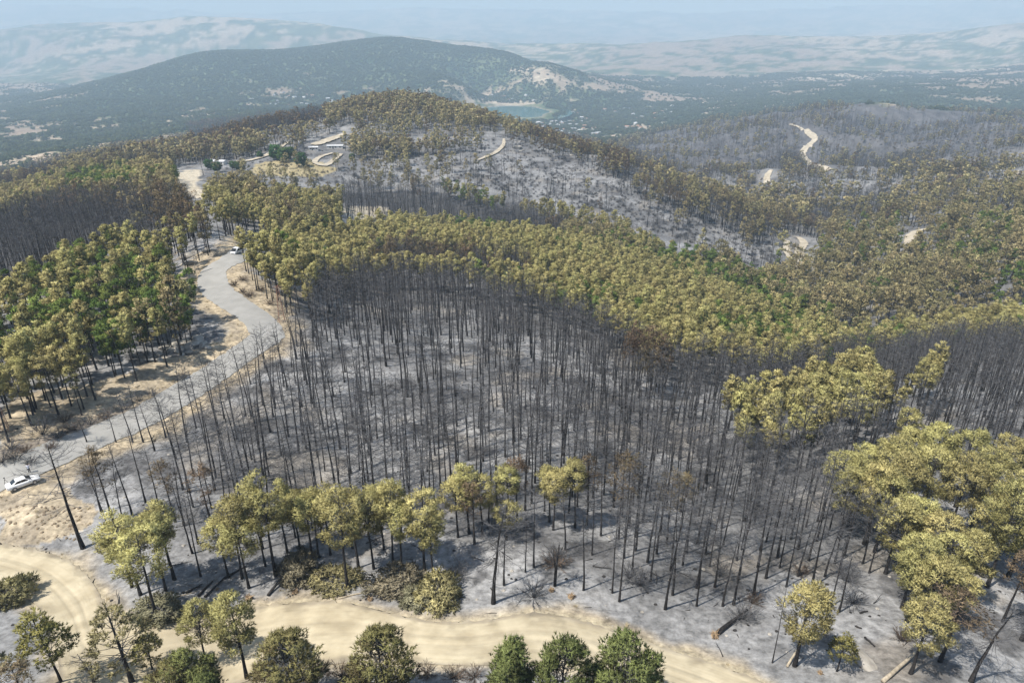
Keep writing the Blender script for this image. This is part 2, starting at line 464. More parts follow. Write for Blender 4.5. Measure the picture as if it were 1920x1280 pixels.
# mid-distance clearings and the farm
for poly in ([(322,330),(345,320),(378,318),(376,335),(366,345),(388,366),(380,374),(350,364),(330,348)],
             [(636,392),(660,386),(725,388),(720,402),(690,412),(650,406)],
             [(1010,125)] * 3):
    col = lerp(col, (0.48, 0.42, 0.32), zone(poly, 8) * 1.0)
col = lerp(col, (0.36, 0.30, 0.17), zone([(478,308),(520,300),(600,303),(640,318),(600,330),(520,332),(470,325)], 6) * (YY < 900) * 1.0)
# charred spurs
midz = sstep(750, 1000, YY)
col = lerp(col, (0.095, 0.092, 0.094), sstep(780, 950, YY) * 0.9)
# unburnt country beyond
BURN = [(1050,262),(1130,272),(1250,240),(1400,208),(1500,190),(1600,195),(1750,205),(1920,213),(2400,230),(2400,900),(0,1300),(-500,900),(-500,380),(0,330),(150,285),(300,262),(600,200),(730,165),(900,200)]
burn = inpoly(PXX, PYY + (fbm(XX, YY, 160, 3, 161) - 0.5) * 16, BURN) & (YY < 2050)
fn = fbm(XX, YY, 340, 6, 171, 0.6); fn2 = fbm(XX, YY, 90, 4, 181, 0.6); fn3 = fbm(XX, YY, 1700, 4, 191)
green = lerp(np.broadcast_to(np.array([0.045, 0.072, 0.032]), XX.shape + (3,)), (0.11, 0.135, 0.065), sstep(0.4, 0.65, fn2))
# how open the land is, by region
opn = np.full(XX.shape, 0.505)
opn = np.where(inpoly(PXX, PYY, [(130,190),(380,85),(700,60),(1000,110),(1000,170),(830,160),(600,160),(420,175),(250,215),(130,225)]), 0.68, opn)   # wooded hill
opn = np.where(inpoly(PXX, PYY, [(350,185),(480,165),(720,160),(900,165),(1000,165),(1320,190),(1320,215),(1250,270),(1050,265),(880,200),(600,205),(440,230)]), 0.56, opn)
opn = np.where(inpoly(PXX, PYY, [(1420,178),(1500,168),(1920,150),(1920,215),(1500,190),(1420,200)]), 0.56, opn)
opn = np.where(inpoly(PXX, PYY, [(1000,95),(1250,95),(1250,130),(1000,140)]), 0.56, opn)
opn = np.where((UU > 0.10) & (PYY < 165), 0.455, opn)
opn = np.where(YY > 4700, 0.475, opn)
dry = sstep(opn - 0.02, opn + 0.07, 0.55 * fn + 0.45 * fn2)
tanf = lerp(np.broadcast_to(np.array([0.36, 0.29, 0.21]), XX.shape + (3,)), (0.25, 0.195, 0.145), sstep(0.4, 0.6, fn3))
wild = green * (1 - dry[..., None]) + tanf * dry[..., None]
for poly in ([(0,272),(60,255),(100,252),(100,262),(30,268)], [(950,135),(985,124),(1020,128),(1000,136)], [(985,150),(1015,140),(1040,148),(1010,160)],
             [(1310,190),(1350,180),(1400,185),(1480,180),(1540,185),(1460,200),(1330,205)], [(300,232),(345,215),(400,207),(410,213),(350,225)],
             [(1500,138),(1600,135),(1680,130),(1640,145),(1520,150)], [(880,188),(900,184),(1000,190),(1010,197),(930,198)]):
    k = zone(poly, 0) & (YY > 1200)
    wild[k] = (0.40, 0.335, 0.245)
wild = lerp(wild, (0.26, 0.225, 0.17), (1 - sstep(1.0, 1.15, lr)) * (lr > 0.9))
wb = np.where(burn, 0.0, sstep(900, 1100, YY))
col = lerp(col, np.zeros(3), wb) + wild * wb[..., None]
farness = np.clip(sstep(500, 1000, YY), 0, 1)

idx = np.arange(NY * NU).reshape(NY, NU)
faces = np.stack([idx[:-1, :-1], idx[:-1, 1:], idx[1:, 1:], idx[1:, :-1]], axis=-1).reshape(-1, 4)
GM = ground_mat()
tme = mesh_from('terrain', np.stack([XX, YY, ZZ], -1).reshape(-1, 3), faces, [GM], True, cols=np.clip(col, 0, 1).reshape(-1, 3))
fa = tme.attributes.new('farness', 'FLOAT', 'POINT'); fa.data.foreach_set('value', farness.astype(np.float32).ravel())
terrain = tag(obj('terrain', tme), kind='structure', label='ash grey burnt hillsides running out to hazy wooded hills')

# ------------------------------------------------------------------ road, tracks, lake
def ribbon(name, line, width, mat, off, across=6, jit=0.0):
    line = np.asarray(line); d = np.gradient(line, axis=0); d /= np.linalg.norm(d, axis=1)[:, None] + 1e-9
    nrm = np.c_[-d[:, 1], d[:, 0]]
    ts = np.linspace(-0.5, 0.5, across + 1); n = len(line)
    V = np.zeros((n, across + 1, 3))
    for j, t in enumerate(ts):
        wj = width * t
        e = (RNG.normal(0, jit, n) if abs(t) == 0.5 and jit else 0)
        V[:, j, :2] = line + nrm * (np.zeros(n) + wj + e)[:, None]
    V[..., 2] = height(V[..., 0], V[..., 1]) + off
    ii = np.arange(n * (across + 1)).reshape(n, across + 1)
    fs = np.stack([ii[:-1, :-1], ii[1:, :-1], ii[1:, 1:], ii[:-1, 1:]], -1).reshape(-1, 4)
    me = mesh_from(name, V.reshape(-1, 3), fs, [mat], True)
    return obj(name, me)
def resample(line, step):
    s = np.r_[0, np.cumsum(np.linalg.norm(np.diff(line, axis=0), axis=1))]
    q = np.arange(0, s[-1], step); return np.c_[np.interp(q, s, line[:, 0]), np.interp(q, s, line[:, 1])]
ASPH = noise_mat('dusty_asphalt', (0.25, 0.245, 0.228), (0.30, 0.292, 0.272), 0.35, 0.9, 0.1, 6)
SANDM = noise_mat('sand', (0.33, 0.28, 0.19), (0.45, 0.39, 0.275), 0.35, 0.95, 0.3, 9, tinted=True)
TRKM = noise_mat('pale_dirt', (0.36, 0.31, 0.23), (0.50, 0.44, 0.34), 0.2, 0.95, 0.2, 6)
tag(ribbon('road', resample(ROAD, 1.0), 8.0, ASPH, 0.12, 8, 0.18), kind='structure', label='dusty grey asphalt road curving down past the burnt stand')
def loft():
    a = np.c_[np.interp(np.linspace(0, 1, 260), np.linspace(0, 1, len(TU)), TU[:, 0]), np.interp(np.linspace(0, 1, 260), np.linspace(0, 1, len(TU)), TU[:, 1])]
    b = np.c_[np.interp(np.linspace(0, 1, 260), np.linspace(0, 1, len(TL)), TL[:, 0]), np.interp(np.linspace(0, 1, 260), np.linspace(0, 1, len(TL)), TL[:, 1])]
    ax, ay, _ = ground(a[:, 0], a[:, 1]); bx, by, _ = ground(b[:, 0], b[:, 1])
    n, k = 260, 72
    t = np.linspace(0, 1, k + 1)
    X = ax[:, None] * (1 - t) + bx[:, None] * t; Y = ay[:, None] * (1 - t) + by[:, None] * t
    X[:, 0] += RNG.normal(0, .12, n); Y[:, 0] += RNG.normal(0, .18, n)
    ru = np.abs(t - 0.5)
    rut = -0.05 * np.exp(-((t - 0.36) / 0.03) ** 2) - 0.05 * np.exp(-((t - 0.55) / 0.03) ** 2) + 0.05 * np.exp(-((t - 0.455) / 0.04) ** 2)
    Z = height(X, Y) + 0.075 + rut * 1.0 + (fbm(X, Y, 1.6, 3, 5) - 0.5) * 0.06
    S_al = np.linspace(0, 1, n)[:, None] * 120 + 0 * t; A_ac = 0 * S_al + t[None] * 34
    wob_ = (fbm(S_al, 0 * S_al, 14, 2, 15) - 0.5) * 1.6
    st = fbm(S_al * 0.10, A_ac + wob_, 1.0, 3, 25); st2 = fbm(X, Y, 1.2, 3, 26)
    val = 0.98 + 0.07 * sstep(0.25, 0.7, st) - 0.22 * sstep(0.55, 0.7, st2) * (1 - 0.6 * sstep(0.1, 0.25, 0.5 - np.abs(t - 0.5)))
    val -= 0.09 * np.exp(-((t - 0.36 + wob_ * 0.012) / 0.022) ** 2) + 0.09 * np.exp(-((t - 0.54 + wob_ * 0.012) / 0.022) ** 2)
    edge = sstep(0.0, 0.10, np.minimum(t, 1 - t) + (fbm(X, Y, 2.0, 3, 27) - 0.5) * 0.12)
    tint = (val[..., None] * np.array([1, 1, 1])) * (edge[..., None] * 1.0 + (1 - edge[..., None]) * np.array([0.70, 0.70, 0.74]))
    ii = np.arange(n * (k + 1)).reshape(n, k + 1)
    fs = np.stack([ii[:-1, :-1], ii[:-1, 1:], ii[1:, 1:], ii[1:, :-1]], -1).reshape(-1, 4)[:, ::-1]
    return obj('sandy_track', mesh_from('sandy_track', np.stack([X, Y, Z], -1).reshape(-1, 3), fs, [SANDM], True, cols=tint.reshape(-1, 3)))
tag(loft(), kind='structure', label='wide pale sandy track with wheel ruts below the burnt stand')
for k, (ln, w) in SMALLXY.items():
    far_ = ln[:, 1].mean()
    tag(ribbon('dirt_track', (rl := resample(ln, max(1.5, far_ / 300))), w * (0.35 + 0.65 * np.sin(np.pi * np.linspace(0.04, 0.96, len(rl))) ** 0.5) * RNG.uniform(0.8, 1.15, len(rl)), TRKM, 0.25 + far_ * 0.0012, 4), kind='structure', label='pale dirt track cut into the burnt slope')
# lake
LM, N, L, b = new_mat('lake_water', 0.12, 0.5)
b.inputs['Base Color'].default_value = (0.03, 0.13, 0.13, 1)
nzl = N.new('ShaderNodeTexNoise'); nzl.inputs['Scale'].default_value = 0.2; bpl = N.new('ShaderNodeBump'); bpl.inputs['Strength'].default_value = 0.3
geo_ = N.new('ShaderNodeNewGeometry'); L.new(geo_.outputs['Position'], nzl.inputs['Vector']); L.new(nzl.outputs[0], bpl.inputs['Height']); L.new(bpl.outputs[0], b.inputs['Normal'])
ang = np.linspace(0, 2 * np.pi, 64, endpoint=False)
lv = [(LAKE_C[0], LAKE_C[1], LAKE_Z)] + [(LAKE_C[0] + 260 * math.cos(a), LAKE_C[1] + 360 * math.sin(a), LAKE_Z) for a in ang]
tag(obj('lake', mesh_from('lake', lv, [(0, i + 1, (i + 1) % 64 + 1) for i in range(64)], [LM])), kind='structure', label='small turquoise lake in the far valley')
# ------------------------------------------------------------------ tree materials
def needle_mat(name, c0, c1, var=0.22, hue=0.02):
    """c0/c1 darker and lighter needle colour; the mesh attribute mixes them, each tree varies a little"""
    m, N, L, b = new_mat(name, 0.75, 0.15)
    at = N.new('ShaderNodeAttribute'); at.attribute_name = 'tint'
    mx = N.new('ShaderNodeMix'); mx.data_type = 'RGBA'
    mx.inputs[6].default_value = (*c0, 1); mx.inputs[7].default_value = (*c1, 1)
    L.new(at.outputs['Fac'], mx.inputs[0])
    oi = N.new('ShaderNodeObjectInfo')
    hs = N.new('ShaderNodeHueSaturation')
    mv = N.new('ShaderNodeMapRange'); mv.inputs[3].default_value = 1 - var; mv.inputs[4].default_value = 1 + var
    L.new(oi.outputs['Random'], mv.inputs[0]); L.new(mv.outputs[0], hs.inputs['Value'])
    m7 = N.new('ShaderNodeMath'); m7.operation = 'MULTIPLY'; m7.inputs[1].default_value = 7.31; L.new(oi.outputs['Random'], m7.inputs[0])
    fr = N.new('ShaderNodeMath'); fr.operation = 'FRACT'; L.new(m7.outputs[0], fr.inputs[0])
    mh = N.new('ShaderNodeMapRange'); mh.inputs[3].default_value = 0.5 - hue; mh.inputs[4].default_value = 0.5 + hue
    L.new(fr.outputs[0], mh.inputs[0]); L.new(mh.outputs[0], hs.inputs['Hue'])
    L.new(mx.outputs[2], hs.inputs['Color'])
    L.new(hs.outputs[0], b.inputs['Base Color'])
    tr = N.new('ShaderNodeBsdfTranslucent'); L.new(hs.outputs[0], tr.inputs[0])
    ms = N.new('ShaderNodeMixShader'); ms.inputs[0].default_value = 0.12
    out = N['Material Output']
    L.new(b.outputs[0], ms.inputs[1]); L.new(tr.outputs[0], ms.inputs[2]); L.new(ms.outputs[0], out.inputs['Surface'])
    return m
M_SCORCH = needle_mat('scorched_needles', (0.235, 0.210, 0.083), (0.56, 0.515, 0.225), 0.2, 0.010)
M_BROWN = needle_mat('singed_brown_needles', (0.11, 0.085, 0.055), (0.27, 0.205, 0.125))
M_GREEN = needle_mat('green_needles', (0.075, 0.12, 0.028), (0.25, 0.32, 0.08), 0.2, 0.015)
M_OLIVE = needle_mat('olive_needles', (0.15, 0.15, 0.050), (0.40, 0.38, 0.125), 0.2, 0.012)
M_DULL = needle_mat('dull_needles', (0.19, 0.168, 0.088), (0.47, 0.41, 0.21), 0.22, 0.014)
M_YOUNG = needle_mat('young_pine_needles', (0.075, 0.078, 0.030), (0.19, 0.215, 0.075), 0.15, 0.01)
M_LEAF = needle_mat('broad_leaves', (0.03, 0.075, 0.02), (0.08, 0.16, 0.045))
M_GREY = needle_mat('ashy_needles', (0.15, 0.14, 0.09), (0.33, 0.30, 0.20))
M_BARK = noise_mat('charred_bark', (0.012, 0.011, 0.011), (0.045, 0.041, 0.039), 3.0, 0.95, 0.4, 4, rnd=0.35)
M_TWIG = noise_mat('charred_twigs', (0.045, 0.044, 0.046), (0.13, 0.128, 0.13), 1.2, 0.95, 0, 2, rnd=0.35)
M_TWIGB = noise_mat('singed_twigs', (0.060, 0.045, 0.035), (0.15, 0.11, 0.08), 1.2, 0.95, 0, 2, rnd=0.35)
M_WOOD = noise_mat('bare_wood', (0.26, 0.22, 0.16), (0.42, 0.36, 0.27), 2.0, 0.9, 0.3, 4)

# ------------------------------------------------------------------ tree shapes (metres; base at the origin)
class Pts:
    def __init__(s): s.v = []; s.f = []; s.c = []; s.n = 0; s.nr = []
    def put(s, v, f, c, nr=None):
        s.nr.append(np.zeros((len(v), 3)) if nr is None else nr)
        s.v.append(v); s.f.append(f + s.n); s.c.append(c); s.n += len(v)
    def arrays(s): return np.concatenate(s.v), np.concatenate(s.f), np.concatenate(s.c), np.concatenate(s.nr)
def unit(a): return a / (np.linalg.norm(a, axis=-1, keepdims=True) + 1e-9)
def blades(rng, base, dirs, length, width, tint, nrm=None):
    """one thin triangle per row of base/dirs"""
    n = len(base); d = unit(dirs)
    side = unit(np.cross(d, rng.normal(size=(n, 3))))
    L_ = length[:, None] if np.ndim(length) else length
    W_ = width[:, None] if np.ndim(width) else width
    v = np.empty((n, 3, 3)); v[:, 0] = base - side * W_ * 0.5; v[:, 1] = base + side * W_ * 0.5; v[:, 2] = base + d * L_
    f = np.arange(n * 3).reshape(n, 3)
    c = np.repeat(tint[:, None], 3, 1).reshape(-1)
    if nrm is None: return v.reshape(-1, 3), f, c
    flip = np.einsum('ij,ij->i', np.cross(v[:, 1] - v[:, 0], v[:, 2] - v[:, 0]), nrm) < 0
    v[flip] = v[flip][:, [1, 0, 2]]
    return v.reshape(-1, 3), f, c, np.repeat(nrm, 3, 0)
def trunk_mesh(rng, h, r0, r1, lean, n=6, seg=7, wob=0.10):
    t = np.linspace(0, 1, seg + 1)
    ax = np.c_[lean[0] * t ** 1.5 + np.cumsum(rng.normal(0, wob, seg + 1)) * 0.4, lean[1] * t ** 1.5 + np.cumsum(rng.normal(0, wob, seg + 1)) * 0.4, t * h]
    ax[0, :2] = 0; ax[0, 2] = -0.4
    r0 = r0 * rng.uniform(0.72, 1.25); r = r0 + (r1 - r0) * t ** 0.9; r[0] *= 1.35
    a = np.linspace(0, 2 * np.pi, n, endpoint=False)
    v = ax[:, None, :] + np.stack([np.cos(a), np.sin(a), 0 * a], -1)[None] * r[:, None, None]
    ii = np.arange((seg + 1) * n).reshape(seg + 1, n); jj = np.roll(ii, -1, 1)
    f = np.stack([ii[:-1], jj[:-1], jj[1:], ii[1:]], -1).reshape(-1, 4)
    return v.reshape(-1, 3), f, ax
def limb_faces(P_, a, m, e, r0, r1):
    """three-sided bent limb a->m->e as triangles"""
    pts = np.array([a, m, e]); rr = [r0, (r0 + r1) * 0.5, r1]
    d = unit((e - a)[None])[0]; s1 = unit(np.cross(d, [0.3, 0.2, 1.0])[None])[0]; s2 = np.cross(d, s1)
    vs = []
    for p, r in zip(pts, rr):
        for k in range(3):
            t = 2.094 * k; vs.append(p + (s1 * math.cos(t) + s2 * math.sin(t)) * r)
    fs = []
    for i in range(2):
        for k in range(3):
            q = (k + 1) % 3
            fs += [(i * 3 + k, i * 3 + q, (i + 1) * 3 + q), (i * 3 + k, (i + 1) * 3 + q, (i + 1) * 3 + k)]
    P_.put(np.array(vs), np.array(fs), np.full(9, 0.3))
def axis_at(ax, z):
    return np.array([np.interp(z, ax[:, 2], ax[:, 0]), np.interp(z, ax[:, 2], ax[:, 1]), z])

def pine(seed, h=16.0, cb=0.5, rw=2.6, clumps=34, tufts=20, bl=6, blade=0.36, bw=0.055, r0=0.19, shape='dome', openness=0.0, low=0.0, cl_r=0.75, lod=0):
    """returns (trunk verts, faces), (limb verts, faces), (crown verts, faces, tint)"""
    rng = np.random.default_rng(seed)
    tv, tf, ax = trunk_mesh(rng, h * 0.96, r0, 0.04, rng.normal(0, 0.35, 2), 6 if lod == 0 else (5 if lod == 1 else 3), 7 if lod < 2 else 3)
    LB = Pts(); CR = Pts()
    ch = h * (1 - cb); zc0 = h * cb
    cen = []
    k = 0
    while len(cen) < clumps:
        k += 1
        t = rng.uniform(0, 1) ** 0.9                       # 0 crown base, 1 tip
        if shape == 'dome': env = rw * np.sqrt(max(0.0, 1 - ((t - 0.38) / 0.64) ** 2)) if t > 0.38 else rw * (0.55 + 0.45 * t / 0.38)
        elif shape == 'cone': env = rw * (1 - t) ** 0.75 * (0.75 + 0.25 * min(1, t / 0.15)) + 0.25
        elif shape == 'flat': env = rw * (0.5 + 0.5 * min(1, t / 0.6)) * np.sqrt(max(0, 1 - max(0, (t - 0.6) / 0.42) ** 2))
        else: env = rw * (0.6 + 0.4 * math.sin(t * 3.0))
        env *= 0.85 + 0.3 * rng.uniform()
        rr = env * (rng.uniform(0.45, 1.0) ** 0.6)
        a = rng.uniform(0, 6.283)
        c = axis_at(ax, zc0 + ch * t * 0.97) + np.array([rr * math.cos(a), rr * math.sin(a), 0])
        if cen and openness and min(np.linalg.norm(c - q[0]) for q in cen) < openness and k < clumps * 30: continue
        cen.append((c, t, rr / (env + 1e-6)))
    for c, t, rel in cen:
        z = c[2] - 0.35 * np.hypot(c[0], c[1]) - 0.2
        a = axis_at(ax, max(zc0 * 0.92, min(z, h * 0.93)))
        if lod < 2:
            m = (a + c) / 2 + np.array([0, 0, -0.12]); limb_faces(LB, a, m, c, 0.05 * (1.2 - 0.6 * t), 0.015)
        n = max(3, int(tufts * rng.uniform(0.7, 1.3)))
        R = cl_r * rng.uniform(0.75, 1.25)
        off = unit(rng.normal(size=(n, 3))) * (rng.uniform(0, 1, (n, 1)) ** 0.45) * R * np.array([1.15, 1.15, 0.75])
        tc = c + off
        out = unit(tc - axis_at(ax, c[2] - 0.8)) * 0.6 + unit(off) * 0.5 + np.array([0, 0, 0.55])
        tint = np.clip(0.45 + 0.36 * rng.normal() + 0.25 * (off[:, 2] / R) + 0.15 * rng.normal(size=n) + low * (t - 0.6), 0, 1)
        bb = np.repeat(tc, bl, 0); dd = np.repeat(unit(out), bl, 0) + rng.normal(0, 0.62, (n * bl, 3))
        ln = blade * rng.uniform(0.7, 1.25, n * bl)
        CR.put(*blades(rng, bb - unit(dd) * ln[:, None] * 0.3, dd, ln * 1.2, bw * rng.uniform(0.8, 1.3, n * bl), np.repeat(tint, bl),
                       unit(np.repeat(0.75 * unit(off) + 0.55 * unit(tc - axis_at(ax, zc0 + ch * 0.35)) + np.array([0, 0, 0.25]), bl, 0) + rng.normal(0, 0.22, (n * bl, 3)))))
    # dead stubs below the crown
    if lod < 2:
        for q in range(10 if lod == 0 else 5):
            z = rng.uniform(min(0.25, cb * 0.6), cb) * h; a = rng.uniform(0, 6.283); l = rng.uniform(0.5, 1.6)
            p = axis_at(ax, z); e = p + np.array([l * math.cos(a), l * math.sin(a), rng.uniform(-0.5, 0.2)])
            limb_faces(LB, p, (p + e) / 2 + np.array([0, 0, 0.05]), e, 0.022, 0.008)
    return (tv, tf), (LB.arrays() if LB.v else None), CR.arrays()

def burnt(seed, h=16.5, nb=42, tw=9, r0=0.16, start=0.42, ln=2.3, width=0.03, lod=0):
    """a pine stripped by fire: black pole, drooping limbs, fine twigs"""
    rng = np.random.default_rng(seed)
    tv, tf, ax = trunk_mesh(rng, h, r0, 0.025, rng.normal(0, 0.75, 2), 6 if lod == 0 else (4 if lod == 1 else 3), 7 if lod < 2 else 3)
    BR = Pts()
    for q in range(nb):
        t = rng.uniform(start, 0.985) if q > nb * 0.15 else rng.uniform(0.15, start)
        s = (t - start) / (1 - start)
        l = ln * (rng.uniform(0.25, 0.6) if s < 0 else (0.55 + 0.75 * math.sin(math.pi * min(1, 0.25 + s * 0.78)))) * rng.uniform(0.55, 1.1)
        a = rng.uniform(0, 6.283); p = axis_at(ax, t * h)
        up = rng.uniform(-0.35, 0.35) + 0.45 * max(0, s)
        d = np.array([math.cos(a), math.sin(a), up]); m = p + d * l * 0.55 + np.array([0, 0, -0.06 * l]); e = p + d * l + np.array([0, 0, 0.16 * l])
        if lod < 2: limb_faces(BR, p, m, e, 0.028, 0.007)
        else: BR.put(*blades(rng, p[None], (e - p)[None], l, 0.06, np.array([0.4])))
        if s < -0.02: continue
        n = tw
        u_ = rng.uniform(0.25, 1.0, n); base = p + (m - p) * np.minimum(1, u_ * 2)[:, None] + (e - m) * np.maximum(0, u_ * 2 - 1)[:, None]
        dd = unit(d[None]) * 0.7 + rng.normal(0, 0.6, (n, 3)) + np.array([0, 0, 0.35])
        BR.put(*blades(rng, base, dd, l * rng.uniform(0.22, 0.5, n), width * rng.uniform(0.7, 1.3, n), np.full(n, 0.5)))
    return (tv, tf), BR.arrays(), None

PM = {}
def set_normals(me, n):
    """soft shading of the needle clumps; zero rows keep the flat normal"""
    z = np.linalg.norm(n, axis=1) < 0.5
    if z.all(): return
    me.polygons.foreach_set('use_smooth', np.ones(len(me.polygons), dtype=bool))
    vn = np.empty(len(me.vertices) * 3, dtype=np.float32); me.vertices.foreach_get('normal', vn); vn = vn.reshape(-1, 3)
    n = n.copy(); n[z] = vn[z]
    me.normals_split_custom_set_from_vertices(n.astype(np.float32).tolist())
def proto(key, parts, m_trunk, m_limb, m_crown):
    """meshes for single trees (trunk / branches / crown) and one joined mesh for massed ones"""
    (tv, tf), lb, cr = parts
    T = mesh_from(key + '_trunk', tv, tf, [m_trunk], True)
    V = []; Fc = []; MI = []; CC = []; NN = []; n = 0
    for q, (src, mi) in enumerate(((lb, 0), (cr, 1))):
        if src is None: continue
        V.append(src[0]); Fc.append(src[1] + n); MI.append(np.full(len(src[1]), mi)); CC.append(src[2]); NN.append(src[3]); n += len(src[0])
    C = mesh_from(key + '_crown', np.concatenate(V), np.concatenate(Fc), [m_limb, m_crown or m_limb], False, np.concatenate(MI), np.repeat(np.concatenate(CC)[:, None], 3, 1))
    set_normals(C, np.concatenate(NN))
    # joined
    tri = np.concatenate([tf[:, [0, 1, 2]], tf[:, [0, 2, 3]]]); V = [tv]; Fc = [tri]; MI = [np.zeros(len(tri))]; CC = [np.full(len(tv), 0.3)]; n = len(tv); NN = [np.zeros((len(tv), 3))]
    if lb is not None: V.append(lb[0]); Fc.append(lb[1] + n); MI.append(np.full(len(lb[1]), 1)); CC.append(np.full(len(lb[0]), 0.3)); NN.append(lb[3]); n += len(lb[0])
    if cr is not None: V.append(cr[0]); Fc.append(cr[1] + n); MI.append(np.full(len(cr[1]), 2)); CC.append(cr[2]); NN.append(cr[3]); n += len(cr[0])
    J = mesh_from(key + '_whole', np.concatenate(V), np.concatenate(Fc), [m_trunk, m_limb, m_crown or m_limb], False, np.concatenate(MI), np.repeat(np.concatenate(CC)[:, None], 3, 1))
    set_normals(J, np.concatenate(NN))
    PM[key] = dict(trunk=T, crown=C, whole=J)
KEYS = {'scorched': [], 'scorched_mid': [], 'scorched_far': [], 'burnt': [], 'burnt_mid': [], 'burnt_far': [], 'green_mid': [], 'green': [], 'green_far': [], 'brown': [], 'brown_mid': [], 'brown_far': [], 'dull_mid': [], 'dull_far': [], 'young': [], 'open': [], 'broad': [], 'bush_far': [], 'umbrella': []}
def reg(fam, i, parts, mt, ml, mc):
    k = '%s_%d' % (fam, i); proto(k, parts, mt, ml, mc); KEYS[fam].append(k)
for i in range(5):
    hh = [15.5, 17, 14.5, 16, 15][i]; rw = [2.5, 2.2, 2.7, 2.4, 2.9][i]; cb = [0.50, 0.58, 0.46, 0.54, 0.5][i]
    sh = ['dome', 'dome', 'flat', 'dome', 'round'][i]
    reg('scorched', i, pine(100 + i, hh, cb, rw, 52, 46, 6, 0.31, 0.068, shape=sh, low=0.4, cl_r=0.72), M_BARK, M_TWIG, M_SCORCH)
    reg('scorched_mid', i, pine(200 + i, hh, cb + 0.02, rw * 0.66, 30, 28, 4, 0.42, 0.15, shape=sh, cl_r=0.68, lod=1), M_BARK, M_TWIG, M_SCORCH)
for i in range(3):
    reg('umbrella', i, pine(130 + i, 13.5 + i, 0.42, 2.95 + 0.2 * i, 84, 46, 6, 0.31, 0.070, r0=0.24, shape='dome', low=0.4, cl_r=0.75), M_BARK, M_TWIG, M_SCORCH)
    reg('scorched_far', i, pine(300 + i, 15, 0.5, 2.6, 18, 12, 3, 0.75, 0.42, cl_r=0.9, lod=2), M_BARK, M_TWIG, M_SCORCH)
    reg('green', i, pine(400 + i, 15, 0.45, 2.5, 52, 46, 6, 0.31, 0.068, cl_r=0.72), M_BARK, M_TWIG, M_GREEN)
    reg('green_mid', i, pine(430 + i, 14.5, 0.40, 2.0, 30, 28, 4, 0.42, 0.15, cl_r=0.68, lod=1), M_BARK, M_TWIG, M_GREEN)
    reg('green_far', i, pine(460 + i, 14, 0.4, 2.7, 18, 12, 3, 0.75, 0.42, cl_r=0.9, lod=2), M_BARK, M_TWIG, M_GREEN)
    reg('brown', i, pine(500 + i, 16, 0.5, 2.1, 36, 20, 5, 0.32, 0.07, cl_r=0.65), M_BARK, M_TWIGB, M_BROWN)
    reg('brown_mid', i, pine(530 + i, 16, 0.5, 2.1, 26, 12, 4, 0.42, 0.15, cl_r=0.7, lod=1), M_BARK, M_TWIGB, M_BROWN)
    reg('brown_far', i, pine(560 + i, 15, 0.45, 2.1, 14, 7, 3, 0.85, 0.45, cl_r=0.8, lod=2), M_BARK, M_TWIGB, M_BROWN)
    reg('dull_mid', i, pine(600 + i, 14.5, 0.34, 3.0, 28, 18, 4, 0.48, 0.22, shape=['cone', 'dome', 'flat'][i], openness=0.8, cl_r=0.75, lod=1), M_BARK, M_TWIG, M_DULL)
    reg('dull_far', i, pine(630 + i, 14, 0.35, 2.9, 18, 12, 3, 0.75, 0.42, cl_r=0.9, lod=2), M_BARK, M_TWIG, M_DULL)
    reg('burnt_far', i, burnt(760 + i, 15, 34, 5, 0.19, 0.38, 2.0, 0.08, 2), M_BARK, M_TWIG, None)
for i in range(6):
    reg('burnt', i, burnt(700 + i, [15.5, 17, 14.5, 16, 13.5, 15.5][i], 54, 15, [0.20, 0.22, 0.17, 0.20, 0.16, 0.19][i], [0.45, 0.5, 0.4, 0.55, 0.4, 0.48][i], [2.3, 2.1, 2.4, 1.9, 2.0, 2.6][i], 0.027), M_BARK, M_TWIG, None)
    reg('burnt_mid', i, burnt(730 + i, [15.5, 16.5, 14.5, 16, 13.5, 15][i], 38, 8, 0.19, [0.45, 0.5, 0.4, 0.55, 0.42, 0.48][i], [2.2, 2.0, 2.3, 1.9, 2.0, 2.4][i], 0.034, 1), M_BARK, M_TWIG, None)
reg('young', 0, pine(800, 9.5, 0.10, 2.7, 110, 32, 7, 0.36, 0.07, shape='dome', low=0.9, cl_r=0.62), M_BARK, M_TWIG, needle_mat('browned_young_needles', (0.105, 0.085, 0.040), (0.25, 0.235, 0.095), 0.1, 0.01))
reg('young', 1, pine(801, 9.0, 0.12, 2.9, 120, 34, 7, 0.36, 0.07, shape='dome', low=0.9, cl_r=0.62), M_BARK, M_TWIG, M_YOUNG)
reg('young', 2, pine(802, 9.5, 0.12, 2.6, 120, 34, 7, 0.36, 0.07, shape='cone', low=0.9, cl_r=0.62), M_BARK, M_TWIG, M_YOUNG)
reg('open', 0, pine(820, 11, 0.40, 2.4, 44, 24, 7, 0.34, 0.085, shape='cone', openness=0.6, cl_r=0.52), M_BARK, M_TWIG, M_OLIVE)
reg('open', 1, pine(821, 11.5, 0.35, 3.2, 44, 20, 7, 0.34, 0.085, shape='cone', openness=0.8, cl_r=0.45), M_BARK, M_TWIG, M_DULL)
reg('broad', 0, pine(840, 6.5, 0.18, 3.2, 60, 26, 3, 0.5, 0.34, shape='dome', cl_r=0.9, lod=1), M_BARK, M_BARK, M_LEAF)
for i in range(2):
    reg('bush_far', i, pine(860 + i, 5.5, 0.05, 3.6, 16, 8, 3, 1.3, 1.0, shape='dome', cl_r=1.2, lod=2), M_BARK, M_BARK, needle_mat('far_wood_leaves', (0.045, 0.07, 0.03), (0.115, 0.14, 0.062)))

